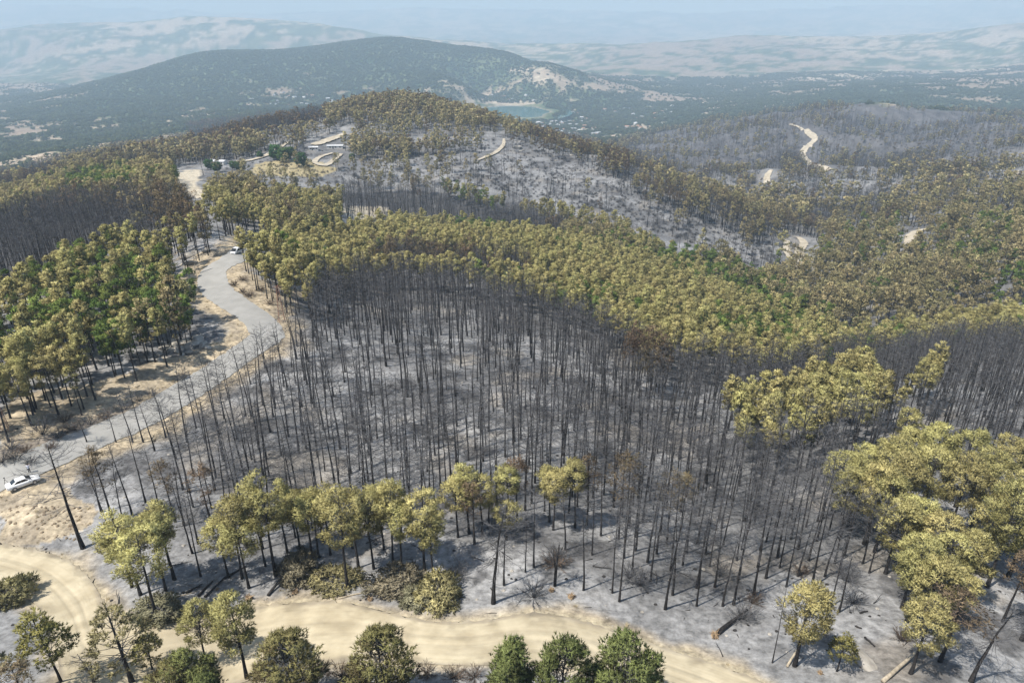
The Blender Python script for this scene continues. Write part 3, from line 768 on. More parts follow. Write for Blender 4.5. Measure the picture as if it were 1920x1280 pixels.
# ------------------------------------------------------------------ where the trees stand: stands as seen, later ones over earlier
S_, B_, G_, D_, R_, N_ = 'scorched', 'burnt', 'green', 'dull', 'brown', 'none'
STANDS = [   # (polygon of the crowns in the photograph, {kind: share}, density)
 ([(-400,300),(2300,180),(2300,1600),(-400,1600)], {B_: 1}, 0.0),
 # right-hand spurs
 ([(1040,280),(1130,268),(1250,235),(1400,205),(1500,188),(1700,200),(2100,212),(2100,420),(1700,440),(1500,450),(1430,420),(1350,372),(1200,312)], {B_: 8, R_: 2.4, D_: 1.8}, 0.95),
 ([(1330,430),(1450,440),(1700,395),(2100,350),(2100,620),(1600,640),(1480,560),(1420,500)], {D_: 7, G_: 3, R_: 0.4, B_: 1}, 0.27),
 ([(1660,320),(1800,300),(2100,280),(2100,390),(1800,380),(1640,400)], {B_: 6, R_: 3, D_: 2}, 0.9),
 ([(1420,470),(1560,500),(1640,560),(1500,560),(1420,530)], {D_: 3, G_: 1.6}, 0.28),
 ([(1640,540),(1780,470),(1920,470),(2100,480),(2100,600),(1640,600)], {D_: 3, G_: 1.6}, 0.28),
 # slope of the middle hill
 ([(800,290),(870,255),(1000,250),(1150,300),(1350,380),(1450,440),(1470,520),(1380,480),(1250,435),(1100,390),(950,360),(840,335)], {B_: 6, D_: 1.2, R_: 0.8}, 0.10),
 ([(960,275),(1100,265),(1130,330),(1000,320)], {B_: 1}, 0.01),
 ([(990,228),(1100,255),(1210,300),(1360,360),(1440,415),(1430,440),(1340,395),(1200,340),(1080,285),(1000,262)], {B_: 5, R_: 4, D_: 1}, 0.95),
 ([(840,232),(900,205),(1000,235),(1010,262),(900,255),(840,262)], {D_: 5, R_: 3, B_: 2}, 0.7),
 # hill top and the ridge running left
 ([(590,215),(640,172),(730,160),(840,178),(850,215),(700,215)], {D_: 5, R_: 5, B_: 4}, 1.0),
 ([(640,250),(700,212),(860,192),(930,215),(900,260),(760,272),(660,278)], {D_: 6, R_: 2, B_: 1}, 0.85),
 ([(-200,360),(0,318),(150,282),(300,258),(600,200),(650,235),(600,252),(470,272),(330,286),(250,304),(130,330),(0,375),(-200,420)], {D_: 4, R_: 4, B_: 7}, 1.0),
 ([(350,230),(600,200),(620,225),(480,240),(360,262)], {B_: 6, R_: 3}, 1.0),
 ([(-200,345),(0,318),(90,300),(150,330),(60,360),(-200,420)], {B_: 6, R_: 3, D_: 1}, 1.0),
 # round the farm
 ([(380,300),(560,280),(720,275),(860,290),(850,335),(700,340),(640,345),(470,330)], {D_: 3, R_: 1, B_: 2}, 0.12),
 ([(-200,400),(0,350),(110,318),(210,298),(330,305),(320,335),(330,350),(200,358),(60,392),(-200,470)], {D_: 4, S_: 3, G_: 1.5}, 0.9),
 ([(110,330),(200,305),(260,315),(240,345),(130,352)], {G_: 5, S_: 2}, 0.95),
 ([(-200,430),(0,395),(100,362),(250,350),(330,365),(350,395),(320,440),(120,480),(0,512),(-200,560)], {B_: 10, R_: 2, D_: 0.4}, 1.0),
 ([(290,375),(380,370),(400,400),(330,450),(285,440)], {R_: 3, S_: 3, B_: 2}, 0.9),
 ([(365,358),(400,345),(480,350),(560,360),(640,352),(645,395),(560,425),(470,445),(330,462),(298,438),(400,398),(420,375)], {S_: 8, D_: 3, R_: 1}, 0.95),
 ([(375,330),(470,332),(500,345),(400,350)], {G_: 2, D_: 3}, 0.7),
 # burnt band behind the crest
 ([(630,335),(800,340),(900,358),(1050,390),(1240,445),(1235,470),(1000,428),(850,405),(720,390),(650,385)], {B_: 20, R_: 2, S_: 0.6}, 1.0),
 ([(820,330),(880,345),(960,372),(920,382),(840,352)], {G_: 2, S_: 4}, 0.9),
 ([(980,372),(1100,388),(1180,415),(1130,425),(1010,392)], {S_: 5, G_: 1}, 0.9),
 # the pale crested belt
 ([(440,470),(478,430),(640,412),(760,398),(900,412),(1060,432),(1200,470),(1380,530),(1560,590),(1610,632),(1700,600),(1920,568),(2100,560),(2100,600),(1920,600),(1700,632),(1560,645),(1400,665),(1250,662),(1190,612),(1080,562),(950,522),(850,502),(700,492),(600,502),(565,550),(520,530),(470,492)], {S_: 8, G_: 1.8}, 1.0),
 ([(1060,395),(1240,450),(1450,520),(1590,610),(1560,600),(1380,535),(1200,472),(1060,435)], {D_: 4, S_: 5, G_: 2.5}, 0.85),
 ([(820,402),(900,408),(940,420),(860,425)], {G_: 1, S_: 1}, 1.0),
 ([(1320,560),(1420,570),(1520,610),(1480,640),(1380,620),(1300,590)], {S_: 2, G_: 3}, 0.9),
 ([(1420,600),(1560,610),(1690,598),(1690,625),(1540,640),(1440,640)], {S_: 3, G_: 2}, 1.0),
 ([(690,452),(850,456),(1000,478),(990,502),(900,492),(700,480)], {B_: 4, R_: 4, S_: 1}, 1.0),
 # the burnt bowl
 ([(520,560),(565,545),(600,500),(700,490),(850,500),(950,520),(1080,560),(1190,612),(1250,662),(1400,668),(1600,645),(1920,605),(2200,600),(2200,900),(1900,830),(1700,860),(1540,900),(1560,980),(1640,1080),(1600,1140),(1480,1080),(1250,1090),(1080,1060),(880,1050),(840,980),(700,905),(560,930),(420,950),(330,960),(250,900),(330,780),(420,700),(480,640)], {B_: 1}, 0.80),
 ([(560,560),(900,540),(1000,620),(900,690),(700,700),(580,640)], {B_: 1}, 0.50),
 ([(820,700),(1200,640),(1500,660),(1900,615),(2200,610),(2200,800),(1920,790),(1500,900),(1000,880)], {B_: 1}, 1.15),
 ([(1180,600),(1260,660),(1240,690),(1170,660)], {B_: 3, R_: 3}, 1.0),
 ([(1500,820),(1700,800),(1700,1050),(1480,1060)], {B_: 1}, 0.5),
 # olive clumps in it
 ([(1352,748),(1400,722),(1450,700),(1540,690),(1610,655),(1660,690),(1690,715),(1640,760),(1560,775),(1500,795),(1420,805)], {S_: 1}, 0.95),
 ([(1695,690),(1740,660),(1768,680),(1740,720),(1700,728)], {S_: 1}, 0.8),
 ([(1540,868),(1600,815),(1720,785),(1800,785),(1860,810),(2000,800),(2000,1050),(1880,1060),(1790,1040),(1760,960),(1720,960),(1790,1120),(1740,1130),(1660,1110),(1620,960)], {S_: 1}, 0.80),
 ([(1780,815),(1900,830),(1900,890),(1800,880)], {B_: 3, R_: 2, S_: 1}, 0.6),
 ([(1860,1040),(2000,1040),(2000,1200),(1900,1150)], {B_: 1, R_: 1}, 0.5),
 # left of the road
 ([(-300,560),(0,510),(120,455),(230,440),(310,455),(330,500),(345,530),(375,560),(370,600),(290,600),(200,640),(200,690),(100,700),(-300,760)], {S_: 8, D_: 2, G_: 4}, 0.85),
 ([(190,455),(300,460),(320,510),(250,520),(190,500)], {G_: 3, S_: 2}, 0.9),
 ([(60,600),(150,590),(160,640),(60,640)], {G_: 1, S_: 2}, 0.8),
 # open ground
 ([(320,320),(380,312),(392,372),(340,368)], {B_: 1}, 0.0),
 ([(632,378),(728,380),(728,412),(640,410)], {B_: 1}, 0.0),
 ([(430,292),(560,272),(650,250),(660,262),(600,300),(650,320),(560,335),(470,328)], {D_: 1}, 0.04),
]
def stand_lookup(px, py):
    dens = np.zeros(px.shape); who = np.full(px.shape, -1)
    for i, (poly, mix, d) in enumerate(STANDS):
        k = inpoly(px, py, poly); dens[k] = d; who[k] = i
    return dens, who
KI = [S_, B_, G_, D_, R_]
CUM = np.zeros((len(STANDS), 5))
for i, (p_, mix, d) in enumerate(STANDS):
    s = np.array([mix.get(k, 0) for k in KI], float); CUM[i] = np.cumsum(s / s.sum())
def scatter(y0, y1, step, seed, umax=1.15):
    rng = np.random.default_rng(seed)
    xm = umax * y1
    gx, gy = np.meshgrid(np.arange(-xm, xm, step), np.arange(y0, y1, step))
    gx = gx.ravel() + rng.uniform(-0.46, 0.46, gx.size) * step; gy = gy.ravel() + rng.uniform(-0.46, 0.46, gy.size) * step
    k = (np.abs(gx) < umax * gy) & (gy > y0) & (gy < y1); gx, gy = gx[k], gy[k]
    z = height(gx, gy)
    px, py, d = project(gx, gy, z + 11.4)
    k = (px > -260) & (px < 2180) & (py < 1500); gx, gy, z, px, py = gx[k], gy[k], z[k], px[k], py[k]
    n1 = fbm(gx, gy, 9, 2, seed) - 0.5
    jx = (fbm(gx, gy, 14, 2, seed + 3) - 0.5) * 26; jy = (fbm(gx, gy, 14, 2, seed + 5) - 0.5) * 14
    sc = np.clip(gy / 250, 0.3, 1.0)
    dens, who = stand_lookup(px + jx * (0.4 + 0.6 * (gy < 500)), py + jy * (0.4 + 0.6 * (gy < 500)))
    n2 = sstep(0.3, 0.62, fbm(gx, gy, 75, 3, seed + 31)); fr_ = sstep(330, 600, gy)
    keep = rng.uniform(size=gx.size) < dens * (1 + n1 * 0.9) * (1 - fr_ * 0.75 * (1 - n2) * (dens < 0.97))
    gx, gy, z, who = gx[keep], gy[keep], z[keep], who[keep]
    r = rng.uniform(size=gx.size) * 0.999
    # neighbours tend to be alike
    r = np.clip(0.55 * r + 0.45 * np.clip((fbm(gx, gy, 30, 2, seed + 9) - 0.25) * 2, 0, 0.999), 0, 0.999)
    kind = (r[:, None] > CUM[who]).sum(1)
    return gx, gy, z, kind
def clear_of_roads(x, y, road=8.5, trk=1.5):
    k = np.ones(x.shape, bool)
    m = y < 330; k[m] &= seg_dist(x[m], y[m], ROAD[::3]) > road
    m = y < 125; k[m] &= track_sd(x[m], y[m]) > trk
    for ln, w in SMALLXY.values(): k &= seg_dist(x, y, ln) > w * 0.5 + np.where(y > 400, 7.0, 1.5)
    return k
# ------------------------------------------------------------------ single trees
def top_height(p, py_top):
    """height of a thing standing at p whose top shows at pixel row py_top"""
    v = (py_top - 640) / F
    # ray row v at the same forward distance
    d = p.y / (CS - v * SN)
    return (CZ - d * (SN + v * CS)) - p.z
def tree(key, x, y, z, rz, s, name, label, group, sz=None):
    m = PM[key]
    e = empty(name, (x, y, z), rz, (s, s, sz or s))
    tag(e, label, 'tree', group)
    obj('trunk', m['trunk'], e)
    obj('crown', m['crown'], e)
    return e
PROTO_H = {}
for k, m in PM.items():
    co = np.empty(len(m['whole'].vertices) * 3, dtype=np.float32); m['whole'].vertices.foreach_get('co', co); PROTO_H[k] = float(co.reshape(-1, 3)[:, 2].max())
NEAR_XY = []          # stems already standing, so that nothing else grows into them
COUNT = {}
def place(px, py, py_top, key, name, label, group, smin=0.35, wide=1.0):
    p = g1(px, py); h = top_height(p, py_top)
    sz = max(smin, h / PROTO_H[key]); s = (0.5 * sz + 0.5) * wide if sz < 1.4 else sz * wide
    rz = random.uniform(0, 6.28)
    NEAR_XY.append((p.x, p.y)); COUNT[name] = COUNT.get(name, 0) + 1
    return tree(key, p.x, p.y, p.z, rz, s, name, label, group, sz)

ROWL = ('scorched olive-crowned pine in the row just above the sandy track', 'olive pines in the row above the sandy track')
ROW = [(429,1082,967),(454,1084,928),(498,1061,938),(517,1079,892),(539,1036,915),(564,1032,918),(586,1050,926),(598,1045,920),(652,1102,922),
       (701,1066,919),(672,1064,913),(753,1068,940),(738,1064,905),(796,1068,922),(812,1079,956),(859,1007,892),(880,1000,872),(954,990,868),(950,1012,940),(905,1003,885),
       (1030,978,874),(1037,993,878),(1078,989,858),(467,1102,975),(620,1040,915),(720,1030,905)]
for i, (a, b_, c) in enumerate(ROW):
    place(a, b_, c, KEYS['scorched'][(i * 3) % 5], 'scorched_pine', ROWL[0], ROWL[1])
CLL = ('scorched pine in the tight olive clump at the bend of the sandy track', 'olive clump at the bend of the sandy track')
for i, (a, b_, c) in enumerate([(264,1115,962),(293,1156,990),(311,1107,962),(327,1086,946),(248,1100,975)]):
    place(a, b_, c, KEYS['scorched'][(i * 2 + 2) % 5], 'scorched_pine', CLL[0], CLL[1], wide=1.1)
# stripped pines along the front edge of the burnt stand
FBL = ('bare black burnt pine on pale ash beside the sandy track', 'burnt pines along the sandy track')
for i, (a, b_, c) in enumerate([(1001,1063,915),(1094,1106,955),(1148,1111,926),(1161,1127,920),(1247,1142,940),(1261,1115,955),(1186,1068,935),(945,1097,965),(985,1072,965),
       (1306,1136,990),(1355,1136,1010),(1375,1133,962),(1420,1063,930),(1436,1084,900),(1474,1100,925),(1558,1136,1000),(1572,1147,1030),(1340,1100,960),(1220,1090,930),(1280,1060,900),(1390,1030,880),(1110,1040,900),(1060,1030,905)]):
    place(a, b_, c, KEYS['burnt'][i % 6], 'burnt_pine', FBL[0], FBL[1])
place(925, 1131, 950, KEYS['burnt'][5], 'burnt_pine', 'burnt pine with a wide grey twiggy crown beside the felled branch heaps', None, wide=1.55)
place(1448, 1242, 1092, KEYS['burnt'][3], 'burnt_pine', 'thin bare burnt pole close to the lone olive pine by the track', None, wide=0.6)
place(1820, 1278, 1130, KEYS['burnt'][5], 'burnt_pine', 'burnt pine with long bare drooping twigs beside the thick olive stand', None, wide=1.5)
place(156, 1027, 834, KEYS['burnt'][0], 'burnt_pine', 'tall burnt pine with wide bare branches next to the white car', None, wide=1.9)
LBL = ('bare burnt pine pole standing against the pale asphalt road', 'burnt pines along the asphalt road')
for i, (a, b_, c) in enumerate([(249,829,736),(269,829,712),(311,820,716),(351,829,668),(368,802,680),(420,785,659),(408,807,666),(218,829,766),(163,829,780),(290,845,745),(385,830,690),(440,800,650),(497,690,602),(470,720,625),(330,860,735)]):
    place(a, b_, c, KEYS['burnt'][(i * 5 + 1) % 6], 'burnt_pine', LBL[0], LBL[1])
LB2 = ('bare burnt pine below the road bank near the white car', 'burnt pines below the road bank')
for i, (a, b_, c) in enumerate([(205,992,856),(248,966,822),(273,942,800),(372,1019,890),(361,1037,905),(376,1080,925),(230,975,850),(190,960,830),(300,960,835),(345,985,850)]):
    place(a, b_, c, KEYS['burnt'][(i * 5 + 2) % 6], 'burnt_pine', LB2[0], LB2[1])
SGL = ('singed pine with a thin brown crown below the road bank', 'singed brown pines below the road bank')
for i, (a, b_, c) in enumerate([(329,978,860),(215,985,835),(400,1000,865)]):
    place(a, b_, c, KEYS['brown'][i % 3], 'singed_pine', SGL[0], SGL[1])
SG2 = ('singed pine with a thin brown crown among the bare poles above the track', 'singed brown pines above the track')
for i, (a, b_, c) in enumerate([(1160,1010,845),(1180,985,850),(970,985,850),(1250,1020,880),(1275,1000,885),(890,1020,900),(1100,985,850)]):
    place(a, b_, c, KEYS['brown'][i % 3], 'singed_pine', SG2[0], SG2[1])
def fill(poly, n, gap, label, group, seed):
    """more stripped poles, kept apart from those already standing"""
    rq = random.Random(seed); got = 0; tries = 0
    while got < n and tries < 4000:
        tries += 1
        px = rq.uniform(min(q[0] for q in poly), max(q[0] for q in poly)); py = rq.uniform(min(q[1] for q in poly), max(q[1] for q in poly))
        if not inpoly(np.array([px]), np.array([py]), poly)[0]: continue
        p = g1(px, py)
        if min((p.x - q[0]) ** 2 + (p.y - q[1]) ** 2 for q in NEAR_XY) < gap * gap: continue
        s = rq.uniform(0.72, 1.08); NEAR_XY.append((p.x, p.y)); COUNT['burnt_pine'] = COUNT.get('burnt_pine', 0) + 1; got += 1
        tree(KEYS['burnt'][rq.randrange(6)], p.x, p.y, p.z, rq.uniform(0, 6.28), s * 1.1, 'burnt_pine', label, group, s)
fill([(1080,1000),(1300,985),(1480,985),(1560,1090),(1400,1125),(1250,1105)], 30, 2.6, 'bare burnt pole on the ash slope between the track and the dense stand', 'burnt poles on the lower ash slope', 3)
fill([(1480,905),(1560,905),(1590,1010),(1640,1080),(1560,1100),(1480,1000)], 20, 2.6, 'bare burnt pole at the edge of the thick olive stand', 'burnt poles at the edge of the thick stand', 4)
fill([(420,990),(880,985),(880,1010),(700,1040),(430,1040)], 14, 2.6, 'bare burnt pole standing among the stems of the olive row', 'burnt poles within the olive row', 5)
# nearest trees
place(115, 1278, 1138, 'open_0', 'olive_pine', 'slender olive pine leaning over the inside of the track bend', None, wide=1.15)
place(248, 1278, 1134, 'open_1', 'olive_pine', 'open gappy pine with bare lower limbs against the sandy track', None, wide=1.2)
place(286, 1255, 1190, 'open_0', 'olive_pine', 'small tufted pine beside the open gappy pine', None)
place(463, 1271, 1116, 'umbrella_0', 'scorched_pine', 'round-crowned scorched pine with forked limbs below the sandy track', None, wide=0.86)
place(388, 1244, 1130, 'umbrella_1', 'scorched_pine', 'round scorched pine tucked against its fork-limbed neighbour below the track', None, wide=0.75)
place(176, 1278, 1211, KEYS['burnt'][4], 'burnt_pine', 'short burnt pine with curling twigs below the sandy track', None, wide=1.2)
place(722, 1345, 1186, 'young_0', 'young_pine', 'bushy brownish young pine alone below the sandy track', None, wide=1.15)
place(552, 1350, 1195, 'young_0', 'young_pine', 'bushy olive young pine beside the round scorched pine', None, wide=1.2)
for i, (a, b_, c) in enumerate([(952,1350,1187),(1050,1352,1196),(1166,1348,1196)]):
    place(a, b_, c, ['young_2', 'young_1', 'young_1'][i], 'young_pine', ['narrow pointed green young pine, first of three below the track', 'middle of the three bushy green young pines below the track', 'widest of the three bushy green young pines below the track'][i], 'three green young pines below the track', wide=[0.95, 0.95, 1.1][i])
for i, (a, b_, c) in enumerate([(372,1345,1226),(395,1370,1262),(330,1350,1245)]):
    place(a, b_, c, ['young_1', 'young_2', 'young_0'][i], 'young_pine', ['green-topped bushy pine at the foot of the fork-limbed pine', 'fresh green low pine in front of the green-topped bushy pine', 'brown-tinged low pine beside the green-topped bushy pine'][i], None)
for i, (a, b_, c) in enumerate([(20,1330,1215),(60,1345,1238)]):
    place(a, b_, c, ['open_1', 'brown_1'][i], 'olive_pine', ['dull dark pine standing in the corner below the track bend', 'thin brown pine next to the dull dark pine'][i], None)
# trees at the lower end of the thick olive stand
place(1490, 1248, 1092, 'umbrella_0', 'scorched_pine', 'lone round olive pine above the sandy track with a log against it', None, wide=0.92)
place(1569, 1258, 1183, 'open_0', 'olive_pine', 'small thin olive pine between the lone round pine and the thick stand', None, wide=0.9)
OSL = ('olive scorched pine with a broad round crown in the thick stand above the ash gully', 'broad-crowned pines of the thick stand')
for i, (a, b_, c) in enumerate([(1723,1190,1044),(1690,1140,1000),(1775,1170,1070),(1660,1075,935),(1700,1060,930),(1740,1090,960),(1620,1020,865),(1670,1000,850),(1720,990,835),(1590,985,850),(1850,1100,900),(1890,1080,905),(1830,1060,935),(1905,1020,880),(1650,960,815),(1730,940,795),(1790,950,800),(1860,930,815),(1910,930,820),(1690,920,800),(1775,1010,850),(1575,1010,880),(1600,950,830),(1560,960,845),(1640,1035,890),(1745,1130,1000),(1700,1165,1020),(1800,1130,1000),(1870,1040,880),(1820,990,840)]):
    place(a, b_, c, KEYS['umbrella'][i % 3], 'scorched_pine', OSL[0], OSL[1], wide=0.95)
place(1707, 1262, 1120, 'umbrella_2', 'scorched_pine', 'ragged olive pine with a felled log lying against it', None, wide=0.85)
place(1762, 1240, 1105, KEYS['brown'][0], 'singed_pine', 'twiggy singed brown pine in front of the thick olive stand', None, wide=1.6)
place(1915, 1200, 1050, KEYS['brown'][1], 'singed_pine', 'singed pine with black trunk standing on bare ash past the stand', None, wide=1.2)
place(1880, 1165, 1030, KEYS['brown'][2], 'singed_pine', 'sparse singed pine at the edge of the thick olive stand', None)

# ------------------------------------------------------------------ the forest
A1 = scatter(50, 430, 3.5, 11)
A2 = scatter(430, 650, 4.0, 12, 0.85)
A4 = scatter(650, 1000, 5.3, 14, 0.85)
A3 = scatter(1000, 2000, 8.0, 13, 0.8)
X_ = np.concatenate([a[0] for a in (A1, A2, A4, A3)]); Y_ = np.concatenate([a[1] for a in (A1, A2, A4, A3)]); Z_ = np.concatenate([a[2] for a in (A1, A2, A4, A3)]); K_ = np.concatenate([a[3] for a in (A1, A2, A4, A3)])
k = clear_of_roads(X_, Y_)
nx = np.array(NEAR_XY)
m = Y_ < 190
dm = np.full(X_.shape, 99.0); dm[m] = np.sqrt(((X_[m, None] - nx[None, :, 0]) ** 2 + (Y_[m, None] - nx[None, :, 1]) ** 2).min(1))
k &= dm > 2.2
# the front strip above the track is planted by hand
gpx, gpy, gd = project(X_, Y_, Z_)
k &= ~((gpy > 985) & (gpx < 1480)) & ~((gpy > 900) & (gpx > 1480))
X_, Y_, Z_, K_ = X_[k], Y_[k], Z_[k], K_[k]
px_, py_, d_ = project(X_, Y_, Z_ + 11)
# is the crown in sight of the camera (over the terrain)?
vis = np.ones(X_.shape, bool)
for t in np.linspace(0.25, 0.97, 24):
    vis &= height(X_ * t, Y_ * t) < CZ + (Z_ + 14 - CZ) * t + 0.5
inview = vis & (px_ > -20) & (px_ < 1940) & (py_ > 0) & (py_ < 1290)
FAM = ['scorched', 'burnt', 'green', 'dull', 'brown']
NAME = {'scorched': 'scorched_pine', 'burnt': 'burnt_pine', 'green': 'green_pine', 'dull': 'dull_pine', 'brown': 'singed_pine'}
LIMIT = {'scorched': 295, 'burnt': 295, 'green': 200, 'dull': 230, 'brown': 220}
MARKS = [   # things one can find, by where they stand
 ((430,690), 'beside the asphalt road'), ((500,560), 'above the road bend'), ((390,500), 'near the white van'), ((250,800), 'beside the pale road verge'), ((340,650), 'near the boulders'),
 ((120,700), 'across the road from the burnt poles'), ((250,560), 'behind the boulders'), ((480,900), 'between the road and the olive row'), ((560,960), 'just behind the olive row'), ((620,860), 'in the lower bowl'), ((760,950), 'just behind the olive row'), ((800,860), 'in the lower bowl past the olive row'), ((900,940), 'behind the ashy brush heap'), ((980,840), 'uphill of the singed pines'), ((1080,930), 'among the singed pines above the track'), ((420,860), 'below the roadside poles'), ((330,900), 'below the road bank'), ((700,700), 'in the middle of the burnt bowl'),
 ((1000,740), 'in the dense grey part of the bowl'), ((600,620), 'near the road bend pylon'), ((800,560), 'just below the olive belt'), ((1100,640), 'just below the olive belt'), ((1250,720), 'where the belt dips'),
 ((1250,860), 'behind the singed pines above the track'), ((1400,950), 'on the ash slope above the track'), ((1500,800), 'round the olive clump in the poles'), ((1650,720), 'round the small olive clump'), ((1850,700), 'on the dark rise past the clump'),
 ((1600,900), 'beside the thick olive stand'), ((1850,860), 'behind the thick olive stand'), ((700,470), 'on the crest belt'), ((1000,500), 'on the crest belt'), ((1250,560), 'where the belt slopes down'), ((1500,640), 'at the low end of the belt'),
 ((1800,640), 'on the rim of the dark rise'), ((480,430), 'on the rise past the van'), ((350,440), 'on the rise past the van'), ((150,430), 'in the dark hollow past the wood'), ((560,390), 'round the white clearing'), ((355,370), 'round the sandy clearing'),
 ((560,310), 'round the hill farm'), ((1480,480), 'round the valley track'), ((1600,540), 'on the slope past the valley track'), ((1800,500), 'on the slope round the curved track'), ((1750,420), 'on the slope round the curved track'), ((900,400), 'in the hollow behind the belt'), ((1150,440), 'in the hollow behind the belt'),
 ((1000,330), 'on the bare ash slope'), ((1250,400), 'on the bare ash slope'), ((60,520), 'in the wood across the road'), ((200,340), 'on the ridge past the hollow')]
MXY = np.array([(g1(*m_[0]).x, g1(*m_[0]).y) for m_ in MARKS])
def where(x, y):
    return MARKS[int(np.argmin(((MXY - np.array([x, y])) ** 2).sum(1)))][1]
HOW = {'scorched': 'scorched olive-crowned pine', 'burnt': 'bare burnt pine', 'green': 'green-crowned pine', 'dull': 'dull brownish-green pine', 'brown': 'thin brown singed pine'}
single = np.zeros(X_.shape, bool)
for fi, fam in enumerate(FAM):
    c = np.where((K_ == fi) & inview)[0]
    c = c[np.argsort(d_[c])][:max(0, LIMIT[fam] - COUNT.get(NAME[fam], 0))]
    single[c] = True
rngp = np.random.default_rng(5)
ROT = rngp.uniform(0, 6.283, X_.size); SCL = np.clip(rngp.normal(0.98, 0.11, X_.size), 0.68, 1.25); PICK = rngp.integers(0, 60, X_.size)
SCLB = SCL.copy(); SCL = np.where((K_ == 0) | (K_ == 2), SCL * 0.86, SCL)                      # the unburnt crowns are the lower trees
SCL = np.where(((K_ == 3) | (K_ == 2)) & (X_ > 0.2 * Y_) & (Y_ > 280) & (Y_ < 760), SCL * 1.3, SCL)   # old broad pines in the valley
def fam_key(fam, d, pick):
    near_, mid_, far_ = (d < 125), (d < 560), True
    f = fam if (near_ and fam in ('scorched', 'burnt', 'green', 'brown')) else (fam + '_mid' if mid_ else fam + '_far')
    ks = KEYS[f]; return ks[pick % len(ks)]
keys_ = np.array([fam_key(FAM[K_[i]], d_[i], PICK[i]) for i in range(len(X_))])
for i in np.where(single)[0]:
    fam = FAM[K_[i]]; w = where(X_[i], Y_[i])
    tree(keys_[i], X_[i], Y_[i], Z_[i] - 0.1, ROT[i], SCL[i], NAME[fam], ('tall ' if SCLB[i] > 1.08 else 'short ' if SCLB[i] < 0.88 else '') + HOW[fam] + ' ' + w, fam + ' pines ' + w)

# massed trees: one object per kind, instanced on points
def forest(name, label, keys, x, y, z, rot, scl):
    uk = sorted(set(keys)); pc = bpy.data.collections.new(name + '_shapes')
    for q, kk in enumerate(uk):
        o = bpy.data.objects.new('shape_%03d' % q, PM[kk]['whole']); pc.objects.link(o)
    ix = np.array([uk.index(q) for q in keys])
    me = bpy.data.meshes.new(name); n = len(x)
    me.vertices.add(n); me.vertices.foreach_set('co', np.c_[x, y, z].astype(np.float32).ravel())
    for nm, ty, arr in (('pick', 'INT', ix.astype(np.int32)), ('rot', 'FLOAT', rot.astype(np.float32)), ('scl', 'FLOAT', scl.astype(np.float32))):
        a = me.attributes.new(nm, ty, 'POINT'); a.data.foreach_set('value', arr)
    o = obj(name, me); tag(o, label, kind='stuff')
    ng = bpy.data.node_groups.new(name, 'GeometryNodeTree')
    ng.interface.new_socket('Geometry', in_out='INPUT', socket_type='NodeSocketGeometry'); ng.interface.new_socket('Geometry', in_out='OUTPUT', socket_type='NodeSocketGeometry')
    gi = ng.nodes.new('NodeGroupInput'); go = ng.nodes.new('NodeGroupOutput'); ip = ng.nodes.new('GeometryNodeInstanceOnPoints')
    ci = ng.nodes.new('GeometryNodeCollectionInfo'); ci.inputs['Collection'].default_value = pc
    ci.inputs['Separate Children'].default_value = True; ci.inputs['Reset Children'].default_value = True
    def attr(nm, ty):
        q = ng.nodes.new('GeometryNodeInputNamedAttribute'); q.data_type = ty; q.inputs['Name'].default_value = nm; return q.outputs[0]
    cx = ng.nodes.new('ShaderNodeCombineXYZ'); ng.links.new(attr('rot', 'FLOAT'), cx.inputs[2])
    er = ng.nodes.new('FunctionNodeEulerToRotation'); ng.links.new(cx.outputs[0], er.inputs[0])
    cs = ng.nodes.new('ShaderNodeCombineXYZ'); sa = attr('scl', 'FLOAT')
    for q in range(3): ng.links.new(sa, cs.inputs[q])
    ng.links.new(gi.outputs[0], ip.inputs['Points']); ng.links.new(ci.outputs[0], ip.inputs['Instance'])
    ip.inputs['Pick Instance'].default_value = True
    ng.links.new(attr('pick', 'INT'), ip.inputs['Instance Index']); ng.links.new(er.outputs[0], ip.inputs['Rotation']); ng.links.new(cs.outputs[0], ip.inputs['Scale'])
    ng.links.new(ip.outputs[0], go.inputs[0])
    md = o.modifiers.new('scatter', 'NODES'); md.node_group = ng
    return o
TXT = {'scorched': ('scorched_forest', 'massed olive scorched pines on the crest belt and beyond'), 'burnt': ('burnt_forest', 'massed bare burnt pines beyond the countable ones'),
       'green': ('green_forest', 'massed green pines left by the fire'), 'dull': ('dull_forest', 'massed dull brownish-green pines on the far slopes'), 'brown': ('singed_forest', 'massed singed brown pines on the far slopes')}
for fi, fam in enumerate(FAM):
    c = np.where((K_ == fi) & ~single)[0]
    if len(c): forest(TXT[fam][0], TXT[fam][1], list(keys_[c]), X_[c], Y_[c], Z_[c] - 0.1, ROT[c], SCL[c] * np.where(Y_[c] > 1000, 1.15, 1.0))
print('trees', len(X_), 'single', single.sum(), {f: int((K_ == i).sum()) for i, f in enumerate(FAM)})

